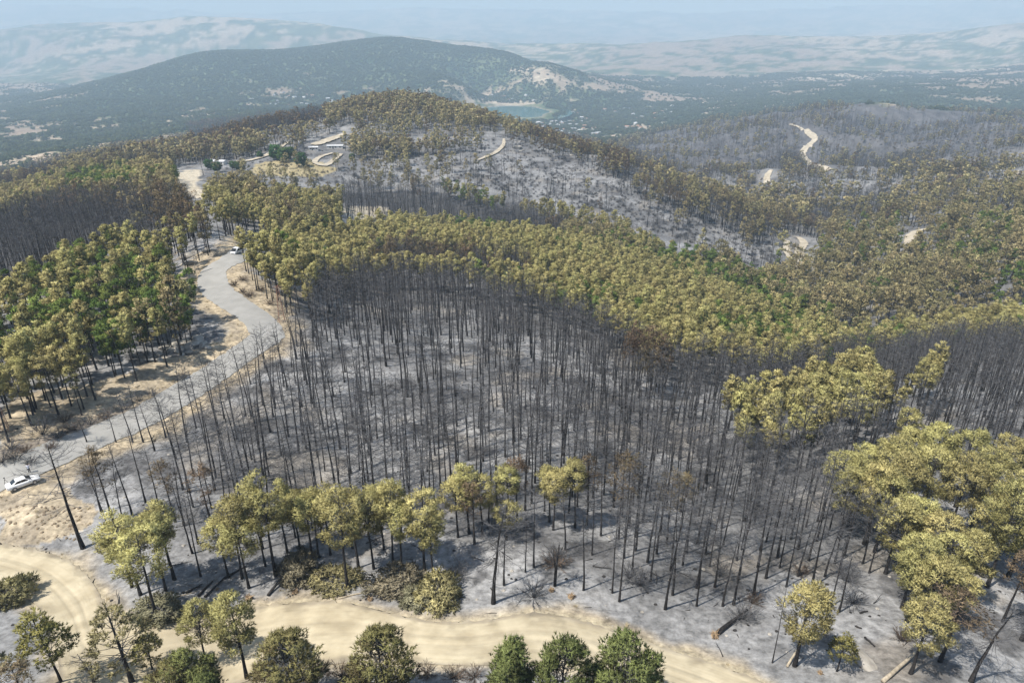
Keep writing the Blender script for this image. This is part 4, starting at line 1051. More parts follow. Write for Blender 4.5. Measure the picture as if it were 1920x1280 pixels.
# far unburnt woods on the hills
rngw = np.random.default_rng(77)
n = 130000
fy = np.sqrt(rngw.uniform(950 ** 2, 4900 ** 2, n)); fx = rngw.uniform(-0.78, 0.78, n) * fy
fi_ = np.interp(fy, YS, np.arange(NY)); fj_ = (fx / fy - US[0]) / (US[1] - US[0])
ii = np.clip(np.round(fi_).astype(int), 0, NY - 1); jj = np.clip(np.round(fj_).astype(int), 0, NU - 1)
k = (wb[ii, jj] > 0.5) & (rngw.uniform(size=n) < 1.0 - 0.93 * dry[ii, jj]) & (lr[ii, jj] > 1.35)
fx, fy = fx[k], fy[k]; fz = height(fx, fy)
vis = np.ones(fx.shape, bool)
for t in np.linspace(0.1, 0.98, 40): vis &= height(fx * t, fy * t) < CZ + (fz + 12 - CZ) * t + 3
fx, fy, fz = fx[vis], fy[vis], fz[vis]
forest('far_woods', 'hazy green woods covering the far hills', [KEYS['bush_far'][q] for q in rngw.integers(0, 2, len(fx))], fx, fy, fz - 0.5, rngw.uniform(0, 6.28, len(fx)), rngw.uniform(0.8, 1.7, len(fx)))
print('far woods', len(fx))
# ------------------------------------------------------------------ boulders
M_ROCK = noise_mat('pale_rock', (0.20, 0.185, 0.16), (0.40, 0.37, 0.32), 0.9, 0.9, 0.5, 8, rnd=0.15)
def boulder_mesh(seed, flat):
    rng = np.random.default_rng(seed)
    bm = bmesh.new(); bmesh.ops.create_icosphere(bm, subdivisions=3, radius=1.0)
    co = np.array([v.co for v in bm.verts]); cut = unit(rng.normal(size=(9, 3))); off = rng.uniform(0.55, 0.9, 9)
    for c, o in zip(cut, off):
        d = co @ c - o; co = co - np.where(d > 0, d, 0)[:, None] * c * 0.85
    co *= 1 + (vnoise(co[:, 0] * 3 + seed, co[:, 1] * 3 + co[:, 2] * 2, seed)[:, None] - 0.5) * 0.18
    co[:, 2] *= flat
    for v, c in zip(bm.verts, co): v.co = c
    me = bpy.data.meshes.new('boulder'); bm.to_mesh(me); bm.free(); me.materials.append(M_ROCK); return me
BOULD = [boulder_mesh(10 + i, [0.55, 0.4, 0.7, 0.45, 0.6, 0.5][i]) for i in range(6)]
def boulder(px, py, size, label, group, i):
    p = g1(px, py); o = obj('boulder', BOULD[i % 6]); s = size
    o.location = (p.x, p.y, p.z + 0.12 * s); o.scale = (s * random.uniform(0.8, 1.25), s * random.uniform(0.6, 0.95), s * random.uniform(0.7, 1.0)); o.rotation_euler = (random.uniform(-.15, .15), random.uniform(-.15, .15), random.uniform(0, 6.28))
    tag(o, label, 'boulder', group); return o
for i, (a, b_, s) in enumerate([(298,664,1.3),(308,654,1.7),(318,660,1.5),(328,648,1.9),(336,656,1.6),(345,642,1.9),(352,652,1.8),(362,646,2.2),(371,638,1.7),(380,648,1.6),(388,652,1.2),(340,665,1.2),(322,640,1.0),(355,661,1.1),(300,676,0.9)]):
    boulder(a, b_, s, 'pale rounded boulder in the outcrop between the wood and the road', 'boulders in the roadside outcrop', i)
boulder(264, 677, 1.5, 'low pale boulder lying apart from the outcrop on grey ash', None, 3)
boulder(110, 747, 1.1, 'small pale rock on the tan verge by itself', None, 2)
for i, (a, b_, s) in enumerate([(352,482,2.2),(358,494,2.6),(366,476,1.5),(345,498,1.4),(390,470,1.8)]):
    boulder(a, b_, s, 'pale boulder on the bank beside the lattice pole at the road bend', 'boulders at the road bend', i)
for i, (a, b_, s) in enumerate([(892,262,4.0),(880,269,2.4),(970,278,4.2),(982,282,2.2),(976,284,1.8),(1066,286,3.5),(1072,292,2.6),(1043,302,2.0),(1208,363,4.0),(1200,310,4.5)]):
    boulder(a, b_, s, 'pale rock lying on the bare ash slope of the middle hill', 'rocks on the ash slope', i)
# uneven stones, charred bits and dry grass: nobody could count these
def lump_proto(key, mat, seed):
    m = boulder_mesh(seed, 0.6).copy(); m.materials.clear(); m.materials.append(mat); PM[key] = dict(whole=m)
M_CHAR = noise_mat('charcoal', (0.012, 0.011, 0.011), (0.05, 0.046, 0.043), 4, 0.95, 0.3, 3)
M_CLOD = noise_mat('soil_clods', (0.13, 0.10, 0.07), (0.27, 0.21, 0.14), 2, 0.95, 0.3, 4)
M_STRAW = noise_mat('dry_grass', (0.30, 0.24, 0.14), (0.50, 0.42, 0.26), 1.0, 0.9, 0, 2, rnd=0.25)
lump_proto('char', M_CHAR, 31); lump_proto('clod', M_CLOD, 32); lump_proto('stone', M_ROCK, 33)
def stick_mesh():
    mb = MB(); rng = random.Random(3)
    p = Vector((0, 0, 0.05)); pts = [p]
    for _ in range(4): p = p + Vector((0.45, rng.uniform(-.12, .12), rng.uniform(-.02, .06))); pts.append(p)
    mb.tube(pts, [0.05, 0.045, 0.035, 0.025, 0.01], 4); mb.tube([pts[2], pts[2] + Vector((0.3, 0.35, 0.1))], [0.025, 0.008], 3)
    return mb.mesh('stick', [M_CHAR])
PM['stick'] = dict(whole=stick_mesh())
def tuft_mesh(mat, n, h, w, spread, seed):
    rng = np.random.default_rng(seed)
    b_ = np.c_[rng.normal(0, spread * 0.4, (n, 2)), np.zeros(n)]; d_t = np.c_[rng.normal(0, spread, (n, 2)), np.ones(n)]
    v, f, c = blades(rng, b_, d_t, h * rng.uniform(0.6, 1.2, n), w, np.full(n, .5)); return mesh_from('tuft', v, f, [mat])
PM['grass'] = dict(whole=tuft_mesh(M_STRAW, 26, 0.55, 0.07, 0.45, 4))
rs = np.random.default_rng(91)
def near_scatter(n, ymin, ymax, umax=1.1):
    y = np.sqrt(rs.uniform(ymin ** 2, ymax ** 2, n)); x = rs.uniform(-umax, umax, n) * y; return x, y
def mask_at(arr, x, y):
    i = np.clip(np.round(np.interp(y, YS, np.arange(NY))).astype(int), 0, NY - 1); j = np.clip(np.round((x / y - US[0]) / (US[1] - US[0])).astype(int), 0, NU - 1); return arr[i, j]
x, y = near_scatter(9000, 55, 300)
k = (mask_at(RD, x, y) > 3.6) & (mask_at(TD, x, y) > 0.3) & (rs.uniform(size=x.size) > 0.75 * mask_at(soil, x, y)); x, y = x[k], y[k]
kk = [['char', 'char', 'stick', 'stone'][q] for q in rs.integers(0, 4, x.size)]
forest('charred_debris', 'charred sticks and stones strewn over the ash', kk, x, y, height(x, y), rs.uniform(0, 6.28, x.size), np.where(np.array(kk) == 'stick', rs.uniform(0.5, 1.6, x.size), rs.uniform(0.06, 0.30, x.size)))
x, y = near_scatter(26000, 55, 260)
s_ = mask_at(soil, x, y) * (mask_at(RD, x, y) > 3.4) * (mask_at(TD, x, y) > 0.15)
k = rs.uniform(size=x.size) < s_ * 0.4; x, y = x[k], y[k]
kk = [['grass', 'grass', 'clod', 'grass', 'stone'][q] for q in rs.integers(0, 5, x.size)]
forest('dry_grass', 'dry grass tufts and clods along the road verges', kk, x, y, height(x, y) - 0.02, rs.uniform(0, 6.28, x.size), np.where(np.array(kk) == 'grass', rs.uniform(0.4, 1.0, x.size), rs.uniform(0.05, 0.2, x.size)))
gx, gy, _ = ground(rs.uniform(0, 165, 110), rs.uniform(945, 1012, 110))
forest('soil_clods', 'crumbled earth clods on the bank below the car', ['clod'] * 110, gx, gy, height(gx, gy), rs.uniform(0, 6.28, 110), rs.uniform(0.06, 0.32, 110))

# ------------------------------------------------------------------ charred shrubs
def shrub_parts(seed, h, n, tw, mat):
    rng = np.random.default_rng(seed); Q = Pts()
    for q in range(n):
        a = rng.uniform(0, 6.283); el = rng.uniform(0.35, 1.35); l = h * rng.uniform(0.6, 1.1)
        d = np.array([math.cos(a) * math.cos(el), math.sin(a) * math.cos(el), math.sin(el)]); p = np.array([d[0] * .12, d[1] * .12, -0.05]); e = p + d * l
        limb_faces(Q, p, (p + e) / 2 + rng.normal(0, .06, 3), e, 0.022, 0.006)
        u_ = rng.uniform(0.35, 1.0, tw); Q.put(*blades(rng, p + (e - p) * u_[:, None], d + rng.normal(0, 0.6, (tw, 3)), l * rng.uniform(.2, .45, tw), 0.04, np.full(tw, .5)))
    v, f, c, nr = Q.arrays(); return mesh_from('shrub', v, f, [mat])
SHR = [shrub_parts(20, 1.7, 34, 12, M_TWIG), shrub_parts(21, 1.4, 40, 12, M_TWIGB), shrub_parts(22, 2.2, 30, 14, M_TWIG)]
def shrub(px, py, s, label, group, i, mesh=None):
    p = g1(px, py); e = empty('charred_shrub', p, random.uniform(0, 6.28), (s * 1.2, s * 1.2, s)); tag(e, label, 'shrub', group)
    obj('twigs', mesh or SHR[i % 3], e); obj('stem', STEM, e); return e
mb = MB(); mb.tube([(0, 0, -.2), (0.03, 0.02, .35)], [.09, .05], 6); STEM = mb.mesh('stem', [M_BARK])
for i, (a, b_, s) in enumerate([(20,842,1.2),(48,848,1.0),(80,815,1.5),(110,822,1.1),(140,806,1.3),(170,795,1.0),(60,868,0.9),(200,782,1.2),(235,768,1.0),(30,862,1.1),(120,790,1.2),(260,752,0.9),(285,742,1.0),(95,842,1.0),(5,868,1.0)]):
    shrub(a, b_, s, 'grey charred shrub on the bank between road and tan verge', 'charred shrubs on the road bank', i)
for i, (a, b_, s) in enumerate([(1200,1098,1.3),(1045,1060,1.5),(1000,1120,1.0),(1390,1160,1.3),(1410,1130,1.1),(1590,1090,1.3),(1600,1130,1.2),(1505,1075,1.0),(1350,1080,1.0),(860,1080,1.2),(1690,1200,1.0),(1180,1085,1.0)]):
    shrub(a, b_, s, 'bare charred shrub on pale ash among the burnt poles', 'charred shrubs among the poles', i)
for i, (a, b_, s) in enumerate([(440,535,1.1),(455,548,1.0),(470,555,1.3),(490,545,1.2),(505,570,1.0),(455,525,1.0)]):
    shrub(a, b_, s, 'brown singed shrub on the inner bank of the road bend', 'singed shrubs on the road bend bank', 1)
for i, (a, b_, s) in enumerate([(600,1262,1.0),(640,1268,1.2),(665,1275,1.0),(800,1262,0.9),(850,1270,1.0),(890,1268,0.9),(575,1275,0.9)]):
    shrub(a, b_, s, 'dry brown bush between the young pines below the sandy track', 'dry bushes below the sandy track', 1)
PM['scrub_a'] = dict(whole=SHR[0]); PM['scrub_b'] = dict(whole=SHR[2])
# scrub over the ash slope and round the farm
x = []; y = []
for poly, n in (([(800,290),(870,260),(1000,262),(1150,310),(1350,392),(1450,450),(1470,520),(1380,490),(1250,440),(1100,395),(950,362),(840,338)], 2600), ([(380,300),(560,285),(720,280),(870,300),(850,345),(700,345),(640,350),(470,335)], 500),
                ([(1150,290),(1400,225),(1900,230),(1900,330),(1500,420),(1350,370)], 2500)):
    a = np.array(poly); qx = rs.uniform(a[:, 0].min(), a[:, 0].max(), n * 2); qy = rs.uniform(a[:, 1].min(), a[:, 1].max(), n * 2); k = inpoly(qx, qy, poly); gx, gy, _ = ground(qx[k][:n], qy[k][:n]); x.append(gx); y.append(gy)
x = np.concatenate(x); y = np.concatenate(y); k = clear_of_roads(x, y) & (y < 1900); x, y = x[k], y[k]
forest('charred_scrub', 'low charred scrub over the bare ash slopes', [['scrub_a', 'scrub_b'][q] for q in rs.integers(0, 2, x.size)], x, y, height(x, y), rs.uniform(0, 6.28, x.size), rs.uniform(0.35, 1.2, x.size))

# ------------------------------------------------------------------ felled wood, root plates, brush heaps
def root_mesh(seed):
    rng = random.Random(seed); mb = MB()
    mb.tube([(0, 0, 0.15), (0, 0, 0.55)], [0.42, 0.22], 8)
    for q in range(40):
        a = rng.uniform(0, 6.28); el = rng.uniform(-0.2, 1.2); l = rng.uniform(0.3, 0.85) * (1.2 if q < 5 else 0.8); d = Vector((math.cos(a) * math.cos(el), math.sin(a) * math.cos(el), math.sin(el)))
        p = Vector((0, 0, 0.32)); mb.tube([p, p + d * l * 0.5, p + d * l + Vector((0, 0, rng.uniform(-.2, .1)))], [0.11, 0.06, 0.015], 4)
    return mb.mesh('roots', [M_ROOT])
M_ROOT = noise_mat('torn_roots', (0.16, 0.11, 0.065), (0.34, 0.25, 0.155), 3, 0.95, 0.4, 4)
ROOTS = [root_mesh(i) for i in range(3)]
def upturned(px, py, s, label, group=None, i=0):
    p = g1(px, py); o = obj('tree_stump', ROOTS[i % 3]); o.location = p; o.scale = (s * .7, s * .7, s * 0.55); o.rotation_euler = (random.uniform(-.4, .4), random.uniform(-.4, .4), random.uniform(0, 6.28)); tag(o, label, 'stump', group)
upturned(468, 1122, 1.5, 'torn pale root plate at the foot of the felled pine', None, 0)
upturned(552, 1112, 1.3, 'dark-sided upturned stump between the felled trunks', None, 1)
upturned(695, 1124, 1.2, 'split straw-coloured stump beside the brush heaps', None, 2)
upturned(1035, 1108, 1.2, 'orange torn stump under the leaning split pine', None, 0)
upturned(1070, 1120, 1.5, 'straw-coloured root plate alone on grey ash by the track edge', None, 1)
upturned(1340, 1192, 1.7, 'wide orange root plate of the fallen black trunk', None, 2)
upturned(1537, 1262, 0.9, 'small orange splintered stump at the track edge', None, 0)
upturned(408, 1106, 0.8, 'small reddish stump at the end of the shaded gully', None, 1)
def log(px0, py0, px1, py1, r, mat, label, lift=0.0, group=None, twigs=0):
    a = g1(px0, py0); b_ = g1(px1, py1); a.z += r * 0.9; b_.z += r * 0.9 + lift
    d = b_ - a; e = empty('fallen_log', a); tag(e, label, 'log', group)
    mb = MB(); pts = [Vector((0, 0, 0)) + d * t + Vector((random.uniform(-.05, .05), random.uniform(-.05, .05), 0)) for t in np.linspace(0, 1, 6)]
    mb.tube(pts, [r * (1 - 0.45 * t) for t in np.linspace(0, 1, 6)], 8); obj('trunk', mb.mesh('log', [mat], True), e)
    if twigs:
        mb = MB()
        for q in range(twigs):
            t = random.uniform(0.35, 1.0); p = d * t; w = Vector((random.gauss(0, 1), random.gauss(0, 1), abs(random.gauss(0, .8)))).normalized() + d.normalized() * 0.6; l = random.uniform(0.6, 1.8)
            mb.tube([p, p + w * l * .5, p + w * l + Vector((0, 0, -.15))], [.03, .02, .006], 3)
        obj('branches', mb.mesh('log_branches', [M_TWIG]), e)
log(1345, 1188, 1400, 1148, 0.30, M_BARK, 'fallen black trunk with bare branches above the track', 0.2, None, 40)
log(1476, 1250, 1508, 1206, 0.14, M_WOOD, 'pale stripped log propped against the lone round pine', 1.6)
log(1655, 1280, 1720, 1228, 0.24, M_WOOD, 'pale thick log lying against the ragged olive pine', 0.8)
log(502, 1118, 548, 1072, 0.20, M_BARK, 'dark felled pine trunk running into the brush heap', 0.9, None, 26)
log(634, 1122, 690, 1110, 0.13, M_WOOD, 'thin straight pale pole on ash beside the track', 0.0)
log(560, 1102, 590, 1096, 0.12, M_WOOD, 'short pale pole behind the upturned stump', 0.0)
log(712, 1124, 756, 1116, 0.14, M_BARK, 'short dark pole behind the straw-coloured stump', 0.0)
log(300, 1128, 372, 1112, 0.09, M_WOOD, 'thin grey pole in the shade of the olive clump', 0.3)
for i, (a, b_, c, d) in enumerate([(372,1118,400,1090),(385,1120,420,1085),(420,1085,462,1062),(350,1112,380,1096)]):
    log(a, b_, c, d, 0.17, M_BARK, 'charred trunk lying in the shaded gully behind the olive clump', 0.0, 'charred trunks in the gully', 6)
for i, (a, b_, c, d) in enumerate([(1612,1150,1626,1146),(1602,1174,1616,1179),(1622,1196,1640,1212)]):
    log(a, b_, c, d, 0.14, M_CHAR, 'charred trunk fragment in the ash gully', 0.0, 'charred fragments in the ash gully')
log(1612, 1252, 1634, 1234, 0.10, M_BARK, 'thin dark pole beside the pale flat slab', 0.0)
boulder(1622, 1242, 1.6, 'pale flat slab on ash between the small pine and the log', None, 1)
# leaning split pine
p = g1(1040, 1098); e = empty('split_pine', p); tag(e, 'split black trunk leaning over the orange stump', 'tree')
mb = MB(); mb.tube([(0, 0, -.3), (.1, .1, 3.2), (.45, .3, 6.6)], [.22, .20, .07], 7); mb.tube([(.05, .1, 2.6), (-.35, .3, 5.6)], [.12, .04], 5); obj('trunk', mb.mesh('split_trunk', [M_BARK], True), e)
c = obj('crown', SHR[2], e); c.location = (.2, .2, 4.6); c.scale = (1.1, 1.1, 0.9)
def heap_mesh(seed, mat):
    (tv, tf), lb, cr = pine(seed, 2.4, 0.02, 2.6, 60, 26, 6, 0.36, 0.11, shape='dome', cl_r=0.6)
    n = len(lb[0]); me = mesh_from('heap', np.concatenate([lb[0], cr[0]]), np.concatenate([lb[1], cr[1] + n]), [M_TWIG, mat], False, np.r_[np.zeros(len(lb[1])), np.ones(len(cr[1]))], np.repeat(np.r_[lb[2], cr[2]][:, None], 3, 1))
    set_normals(me, np.concatenate([lb[3], cr[3]])); return me
HEAP = [heap_mesh(901, M_GREY), heap_mesh(902, M_DULL), heap_mesh(903, M_GREY)]
def heap(px, py, s, sz, i, label, group=None):
    p = g1(px, py); o = obj('brush_heap', HEAP[i]); o.location = (p.x, p.y, p.z - 0.15); o.scale = (s * 1.2, s, sz * 0.78); o.rotation_euler = (0, 0, random.uniform(0, 6.28)); tag(o, label, 'brush heap', group)
heap(560, 1078, 1.05, 1.35, 0, 'grey heap of felled branches where the dark trunk ends')
heap(625, 1092, 1.15, 0.75, 1, 'low olive heap of felled branches behind the pale pole')
heap(745, 1100, 1.2, 1.2, 0, 'large ashy grey heap of felled branches in the olive row')
heap(785, 1128, 0.95, 0.7, 2, 'ashy heap of felled branches nearest the ash hollow')
heap(822, 1118, 1.15, 1.25, 1, 'tall olive heap of felled branches at the end of the row')
heap(300, 1150, 1.1, 0.8, 2, 'dusty brush heap under the olive clump at the bend')
heap(20, 1125, 1.0, 1.3, 1, 'olive brown thicket on the inside of the track bend')

# ------------------------------------------------------------------ lattice poles
M_RUST = noise_mat('rusty_steel', (0.22, 0.10, 0.06), (0.36, 0.20, 0.13), 2.0, 0.8, 0.1, 3)
M_STEEL = noise_mat('grey_steel', (0.22, 0.20, 0.17), (0.36, 0.33, 0.28), 2.0, 0.7, 0.1, 3)
def lattice(px, py, h, w, mat, label):
    p = g1(px, py); e = empty('lattice_pole', p, 0.5); tag(e, label, 'pylon')
    def cor(z, k):
        t = 1 - 0.72 * z / h; return Vector((w / 2 * t * (1, -1, -1, 1)[k], w / 2 * t * (1, 1, -1, -1)[k], z))
    for k in range(4):
        mb = MB(); mb.tube([cor(-.2, k), cor(h, k)], [.05, .04], 4); obj('leg', mb.mesh('leg', [mat]), e)
    n = 8; mb = MB()
    for i in range(n):
        z0, z1 = h * i / n, h * (i + 1) / n
        for k in range(4):
            q = (k + 1) % 4; mb.tube([cor(z0, k), cor(z1, q)], [.025, .025], 3); mb.tube([cor(z0, q), cor(z1, k)], [.025, .025], 3)
    obj('bracing', mb.mesh('bracing', [mat]), e)
    mb = MB(); mb.box((0, 0, h - .5), (2.2, .1, .12)); obj('crossarm', mb.mesh('crossarm', [mat]), e)
    for xx in (-1.0, 0, 1.0):
        mb = MB(); mb.tube([(xx, 0, h - .44), (xx, 0, h - .2)], [.05, .035], 6); obj('insulator', mb.mesh('insulator', [M_STEEL]), e)
lattice(529, 603, 10.0, 1.5, M_RUST, 'reddish lattice pole between the road and the burnt stand')
lattice(371, 513, 8.0, 1.2, M_STEEL, 'grey lattice pole beside boulders at the road bend')
lattice(9, 806, 8.0, 1.3, M_RUST, 'rusty lattice pole on the tan verge')
p = g1(312, 512); e = empty('utility_pole', p, 0.3); tag(e, 'pale utility pole with crossarm rising from the olive wood', 'pole')
mb = MB(); mb.tube([(0, 0, -.3), (0, 0, 13.5)], [.16, .11], 8); obj('post', mb.mesh('post', [M_STEEL]), e)
mb = MB(); mb.box((0, 0, 13.2), (2.6, .12, .14)); obj('crossarm', mb.mesh('arm', [M_STEEL]), e)
for xx in (-1.2, 0, 1.2):
    mb = MB(); mb.tube([(xx, 0, 13.27), (xx, 0, 13.6)], [.06, .04], 6); obj('insulator', mb.mesh('insulator', [M_STEEL]), e)

# ------------------------------------------------------------------ vehicles
M_WHITE = plain('white_paint', (0.72, 0.72, 0.71), 0.25, 0.5)
M_GLASS = plain('dark_glass', (0.015, 0.018, 0.022), 0.08, 0.6)
M_TYRE = plain('tyre_rubber', (0.02, 0.02, 0.02), 0.85, 0.2)
M_RIM = plain('wheel_alloy', (0.45, 0.45, 0.46), 0.35, 0.5, 0.6)
M_LAMP = plain('lamp_glass', (0.65, 0.66, 0.66), 0.15, 0.6)
M_RED = plain('tail_lamp', (0.30, 0.02, 0.02), 0.25, 0.5)
M_BLACK = plain('black_trim', (0.02, 0.02, 0.02), 0.6, 0.3)
def loft_body(name, st, mat, ring=20):
    """st: (x, half width, z low, z high) stations, rounded cross-sections"""
    V = []; n = ring
    for (x, hw, zl, zh) in st:
        for k in range(n):
            a = 2 * math.pi * k / n; c, s = math.cos(a), math.sin(a); ex = 0.42
            V.append((x, hw * math.copysign(abs(c) ** ex, c), (zl + zh) / 2 + (zh - zl) / 2 * math.copysign(abs(s) ** ex, s)))
    Fs = [(i * n + k, i * n + (k + 1) % n, (i + 1) * n + (k + 1) % n, (i + 1) * n + k) for i in range(len(st) - 1) for k in range(n)]
    Fs += [tuple(range(n))[::-1], tuple((len(st) - 1) * n + k for k in range(n))]
    me = bpy.data.meshes.new(name); me.from_pydata(V, [], Fs); me.materials.append(mat)
    me.polygons.foreach_set('use_smooth', np.ones(len(Fs), dtype=bool)); me.update(); return me
def panel(name, pts, mat, e, th=0.012):
    """a thin pane from its outline"""
    v = [Vector(q) for q in pts]; nrm = (v[1] - v[0]).cross(v[-1] - v[0]).normalized() * th; n = len(v)
    me = bpy.data.meshes.new(name); me.from_pydata([tuple(q) for q in v] + [tuple(q + nrm) for q in v], [], [tuple(range(n))[::-1], tuple(range(n, 2 * n))] + [(i, (i + 1) % n, n + (i + 1) % n, n + i) for i in range(n)])
    me.materials.append(mat); me.update(); return obj(name, me, e)
def wheel(e, x, y, r, side):
    w = empty('wheel', (x, y, r)); w.parent = e
    mb = MB(); mb.tube([(0, -0.10, 0), (0, -0.11, 0), (0, 0.11, 0), (0, 0.10, 0)], [r * .8, r, r, r * .8], 18); obj('tyre', mb.mesh('tyre', [M_TYRE], False), w)
    mb = MB(); mb.tube([(0, side * .06, 0), (0, side * .125, 0)], [r * .68, r * .62], 14)
    for q in range(5):
        a = q * 1.2566; mb.box((math.cos(a) * r * .34, side * .125, math.sin(a) * r * .34), (.07, .03, .07))
    obj('rim', mb.mesh('rim', [M_RIM], False), w)
def sedan(loc, rz):
    e = empty('parked_car', loc, rz); tag(e, 'white four-door saloon car parked on the sandy verge beside the road', 'car')
    obj('body', loft_body('car_body', [(-2.27, .62, .42, .78), (-2.20, .78, .30, .95), (-1.9, .86, .22, 1.0), (-1.3, .89, .20, 1.0), (-.6, .90, .20, .97), (.4, .90, .20, .95), (1.0, .89, .20, .93), (1.6, .86, .22, .86), (2.05, .80, .26, .76), (2.24, .68, .34, .64), (2.29, .50, .40, .58)], M_WHITE), e)
    obj('cabin', loft_body('car_cabin', [(-1.62, .60, .86, .98), (-1.35, .68, .86, 1.12), (-.85, .66, .86, 1.40), (-.2, .66, .86, 1.46), (.25, .66, .86, 1.43), (.70, .68, .86, 1.18), (1.12, .66, .84, .94)], M_WHITE), e)
    for s in (-1, 1):
        y0, y1 = s * .715, s * .672
        for pts in ([(-1.25, y0, 1.0), (-.30, y0, .985), (-.30, y1, 1.36), (-.78, y1, 1.33)], [(-.24, y0, .985), (.80, y0, .97), (.30, y1, 1.34), (-.24, y1, 1.37)]):
            panel('side_window', pts if s < 0 else pts[::-1], M_GLASS, e)
        o = obj('door_mirror', loft_body('mirror', [(.60, .03, 1.0, 1.08), (.66, .10, .98, 1.10), (.72, .10, .98, 1.10), (.78, .03, 1.0, 1.07)], M_WHITE, 10), e); o.location = (0, s * .88, 0)
        panel('headlight', [(2.10, s * .48, .60), (2.16, s * .72, .62), (1.95, s * .80, .74), (2.0, s * .55, .74)][::s], M_LAMP, e, .03)
        panel('tail_light', [(-2.24, s * .45, .72), (-2.20, s * .76, .72), (-2.12, s * .79, .88), (-2.20, s * .50, .88)][::-s], M_RED, e, .03)
        for x_ in (-1.32, 1.36): wheel(e, x_, s * .80, .32, s)
    panel('windscreen', [(1.04, -.58, .98), (1.04, .58, .98), (.40, .54, 1.385), (.40, -.54, 1.385)], M_GLASS, e, .03)
    panel('rear_window', [(-1.55, .54, 1.03), (-1.55, -.54, 1.03), (-.95, -.52, 1.395), (-.95, .52, 1.395)], M_GLASS, e, .03)
    panel('number_plate', [(2.30, -.25, .42), (2.30, .25, .42), (2.30, .25, .53), (2.30, -.25, .53)], M_LAMP, e, .012)
    return e
a = g1(36, 918); b_ = g1(67, 907); c = g1(45, 909)
sedan(c, math.atan2(b_.y - a.y, b_.x - a.x))
def van(loc, rz):
    e = empty('parked_van', loc, rz); tag(e, 'white minibus van standing on the asphalt at the road bend', 'van')
    obj('body', loft_body('van_body', [(-2.45, .82, .45, 1.8), (-2.38, .93, .32, 1.98), (-1.5, .95, .26, 2.05), (0, .95, .26, 2.06), (1.0, .95, .26, 2.0), (1.5, .94, .26, 1.62), (1.95, .92, .28, 1.16), (2.3, .86, .32, 1.0), (2.45, .72, .40, .8)], M_WHITE), e)
    for s in (-1, 1):
        y0 = s * .955
        for x0, x1 in ((-2.1, -1.2), (-1.1, -.1), (0.0, 1.0)):
            pts = [(x0, y0, 1.15), (x1, y0, 1.15), (x1 - .02, s * .93, 1.75), (x0, s * .93, 1.75)]; panel('side_window', pts if s < 0 else pts[::-1], M_GLASS, e)
        panel('headlight', [(2.33, s * .50, .66), (2.28, s * .82, .68), (2.16, s * .85, .88), (2.26, s * .55, .86)][::s], M_LAMP, e, .03)
        o = obj('door_mirror', loft_body('mirror', [(1.2, .03, 1.15, 1.3), (1.28, .11, 1.1, 1.36), (1.36, .11, 1.1, 1.36), (1.42, .03, 1.15, 1.3)], M_BLACK, 10), e); o.location = (0, s * 1.04, 0)
        for x_ in (-1.5, 1.5): wheel(e, x_, s * .84, .34, s)
    panel('windscreen', [(1.98, -.78, 1.17), (1.98, .78, 1.17), (1.14, .72, 1.93), (1.14, -.72, 1.93)], M_GLASS, e, .04)
    panel('grille', [(2.46, -.5, .55), (2.46, .5, .55), (2.42, .5, .72), (2.42, -.5, .72)], M_BLACK, e, .02)
a = g1(447, 479); b_ = g1(418, 494)
p = g1(446, 475); van(p, math.atan2(b_.y - a.y, b_.x - a.x) )

# ------------------------------------------------------------------ person with a camera, tripod
M_SKIN = plain('skin', (0.42, 0.26, 0.18), 0.6); M_SHIRT = noise_mat('pale_shirt', (0.50, 0.52, 0.60), (0.62, 0.64, 0.70), 8, 0.9, 0.2, 3); M_TROUS = noise_mat('dark_trousers', (0.02, 0.022, 0.03), (0.05, 0.05, 0.06), 8, 0.9, 0.2, 3); M_HAIR = plain('dark_hair', (0.015, 0.012, 0.010), 0.7)
def fused(name, tubes, balls, mat, e, vox=0.012):
    bm_ = MB()
    for pts, rr in tubes: bm_.tube(pts, rr, 10)
    for c, r in balls:
        t = bmesh.new(); bmesh.ops.create_icosphere(t, subdivisions=2, radius=1.0)
        bm_.add([(c[0] + v.co.x * r[0], c[1] + v.co.y * r[1], c[2] + v.co.z * r[2]) for v in t.verts], [tuple(v.index for v in f.verts) for f in t.faces]); t.free()
    o = obj(name, bm_.mesh(name, [mat], True), e); m = o.modifiers.new('fuse', 'REMESH'); m.mode = 'VOXEL'; m.voxel_size = vox; m.use_smooth_shade = True; return o
p = g1(56, 886); face = math.atan2(g1(300, 500).y - p.y, g1(300, 500).x - p.x) - math.pi / 2
e = empty('person', p, face); tag(e, 'person in pale shirt and dark trousers holding a camera up beside the road', 'person')
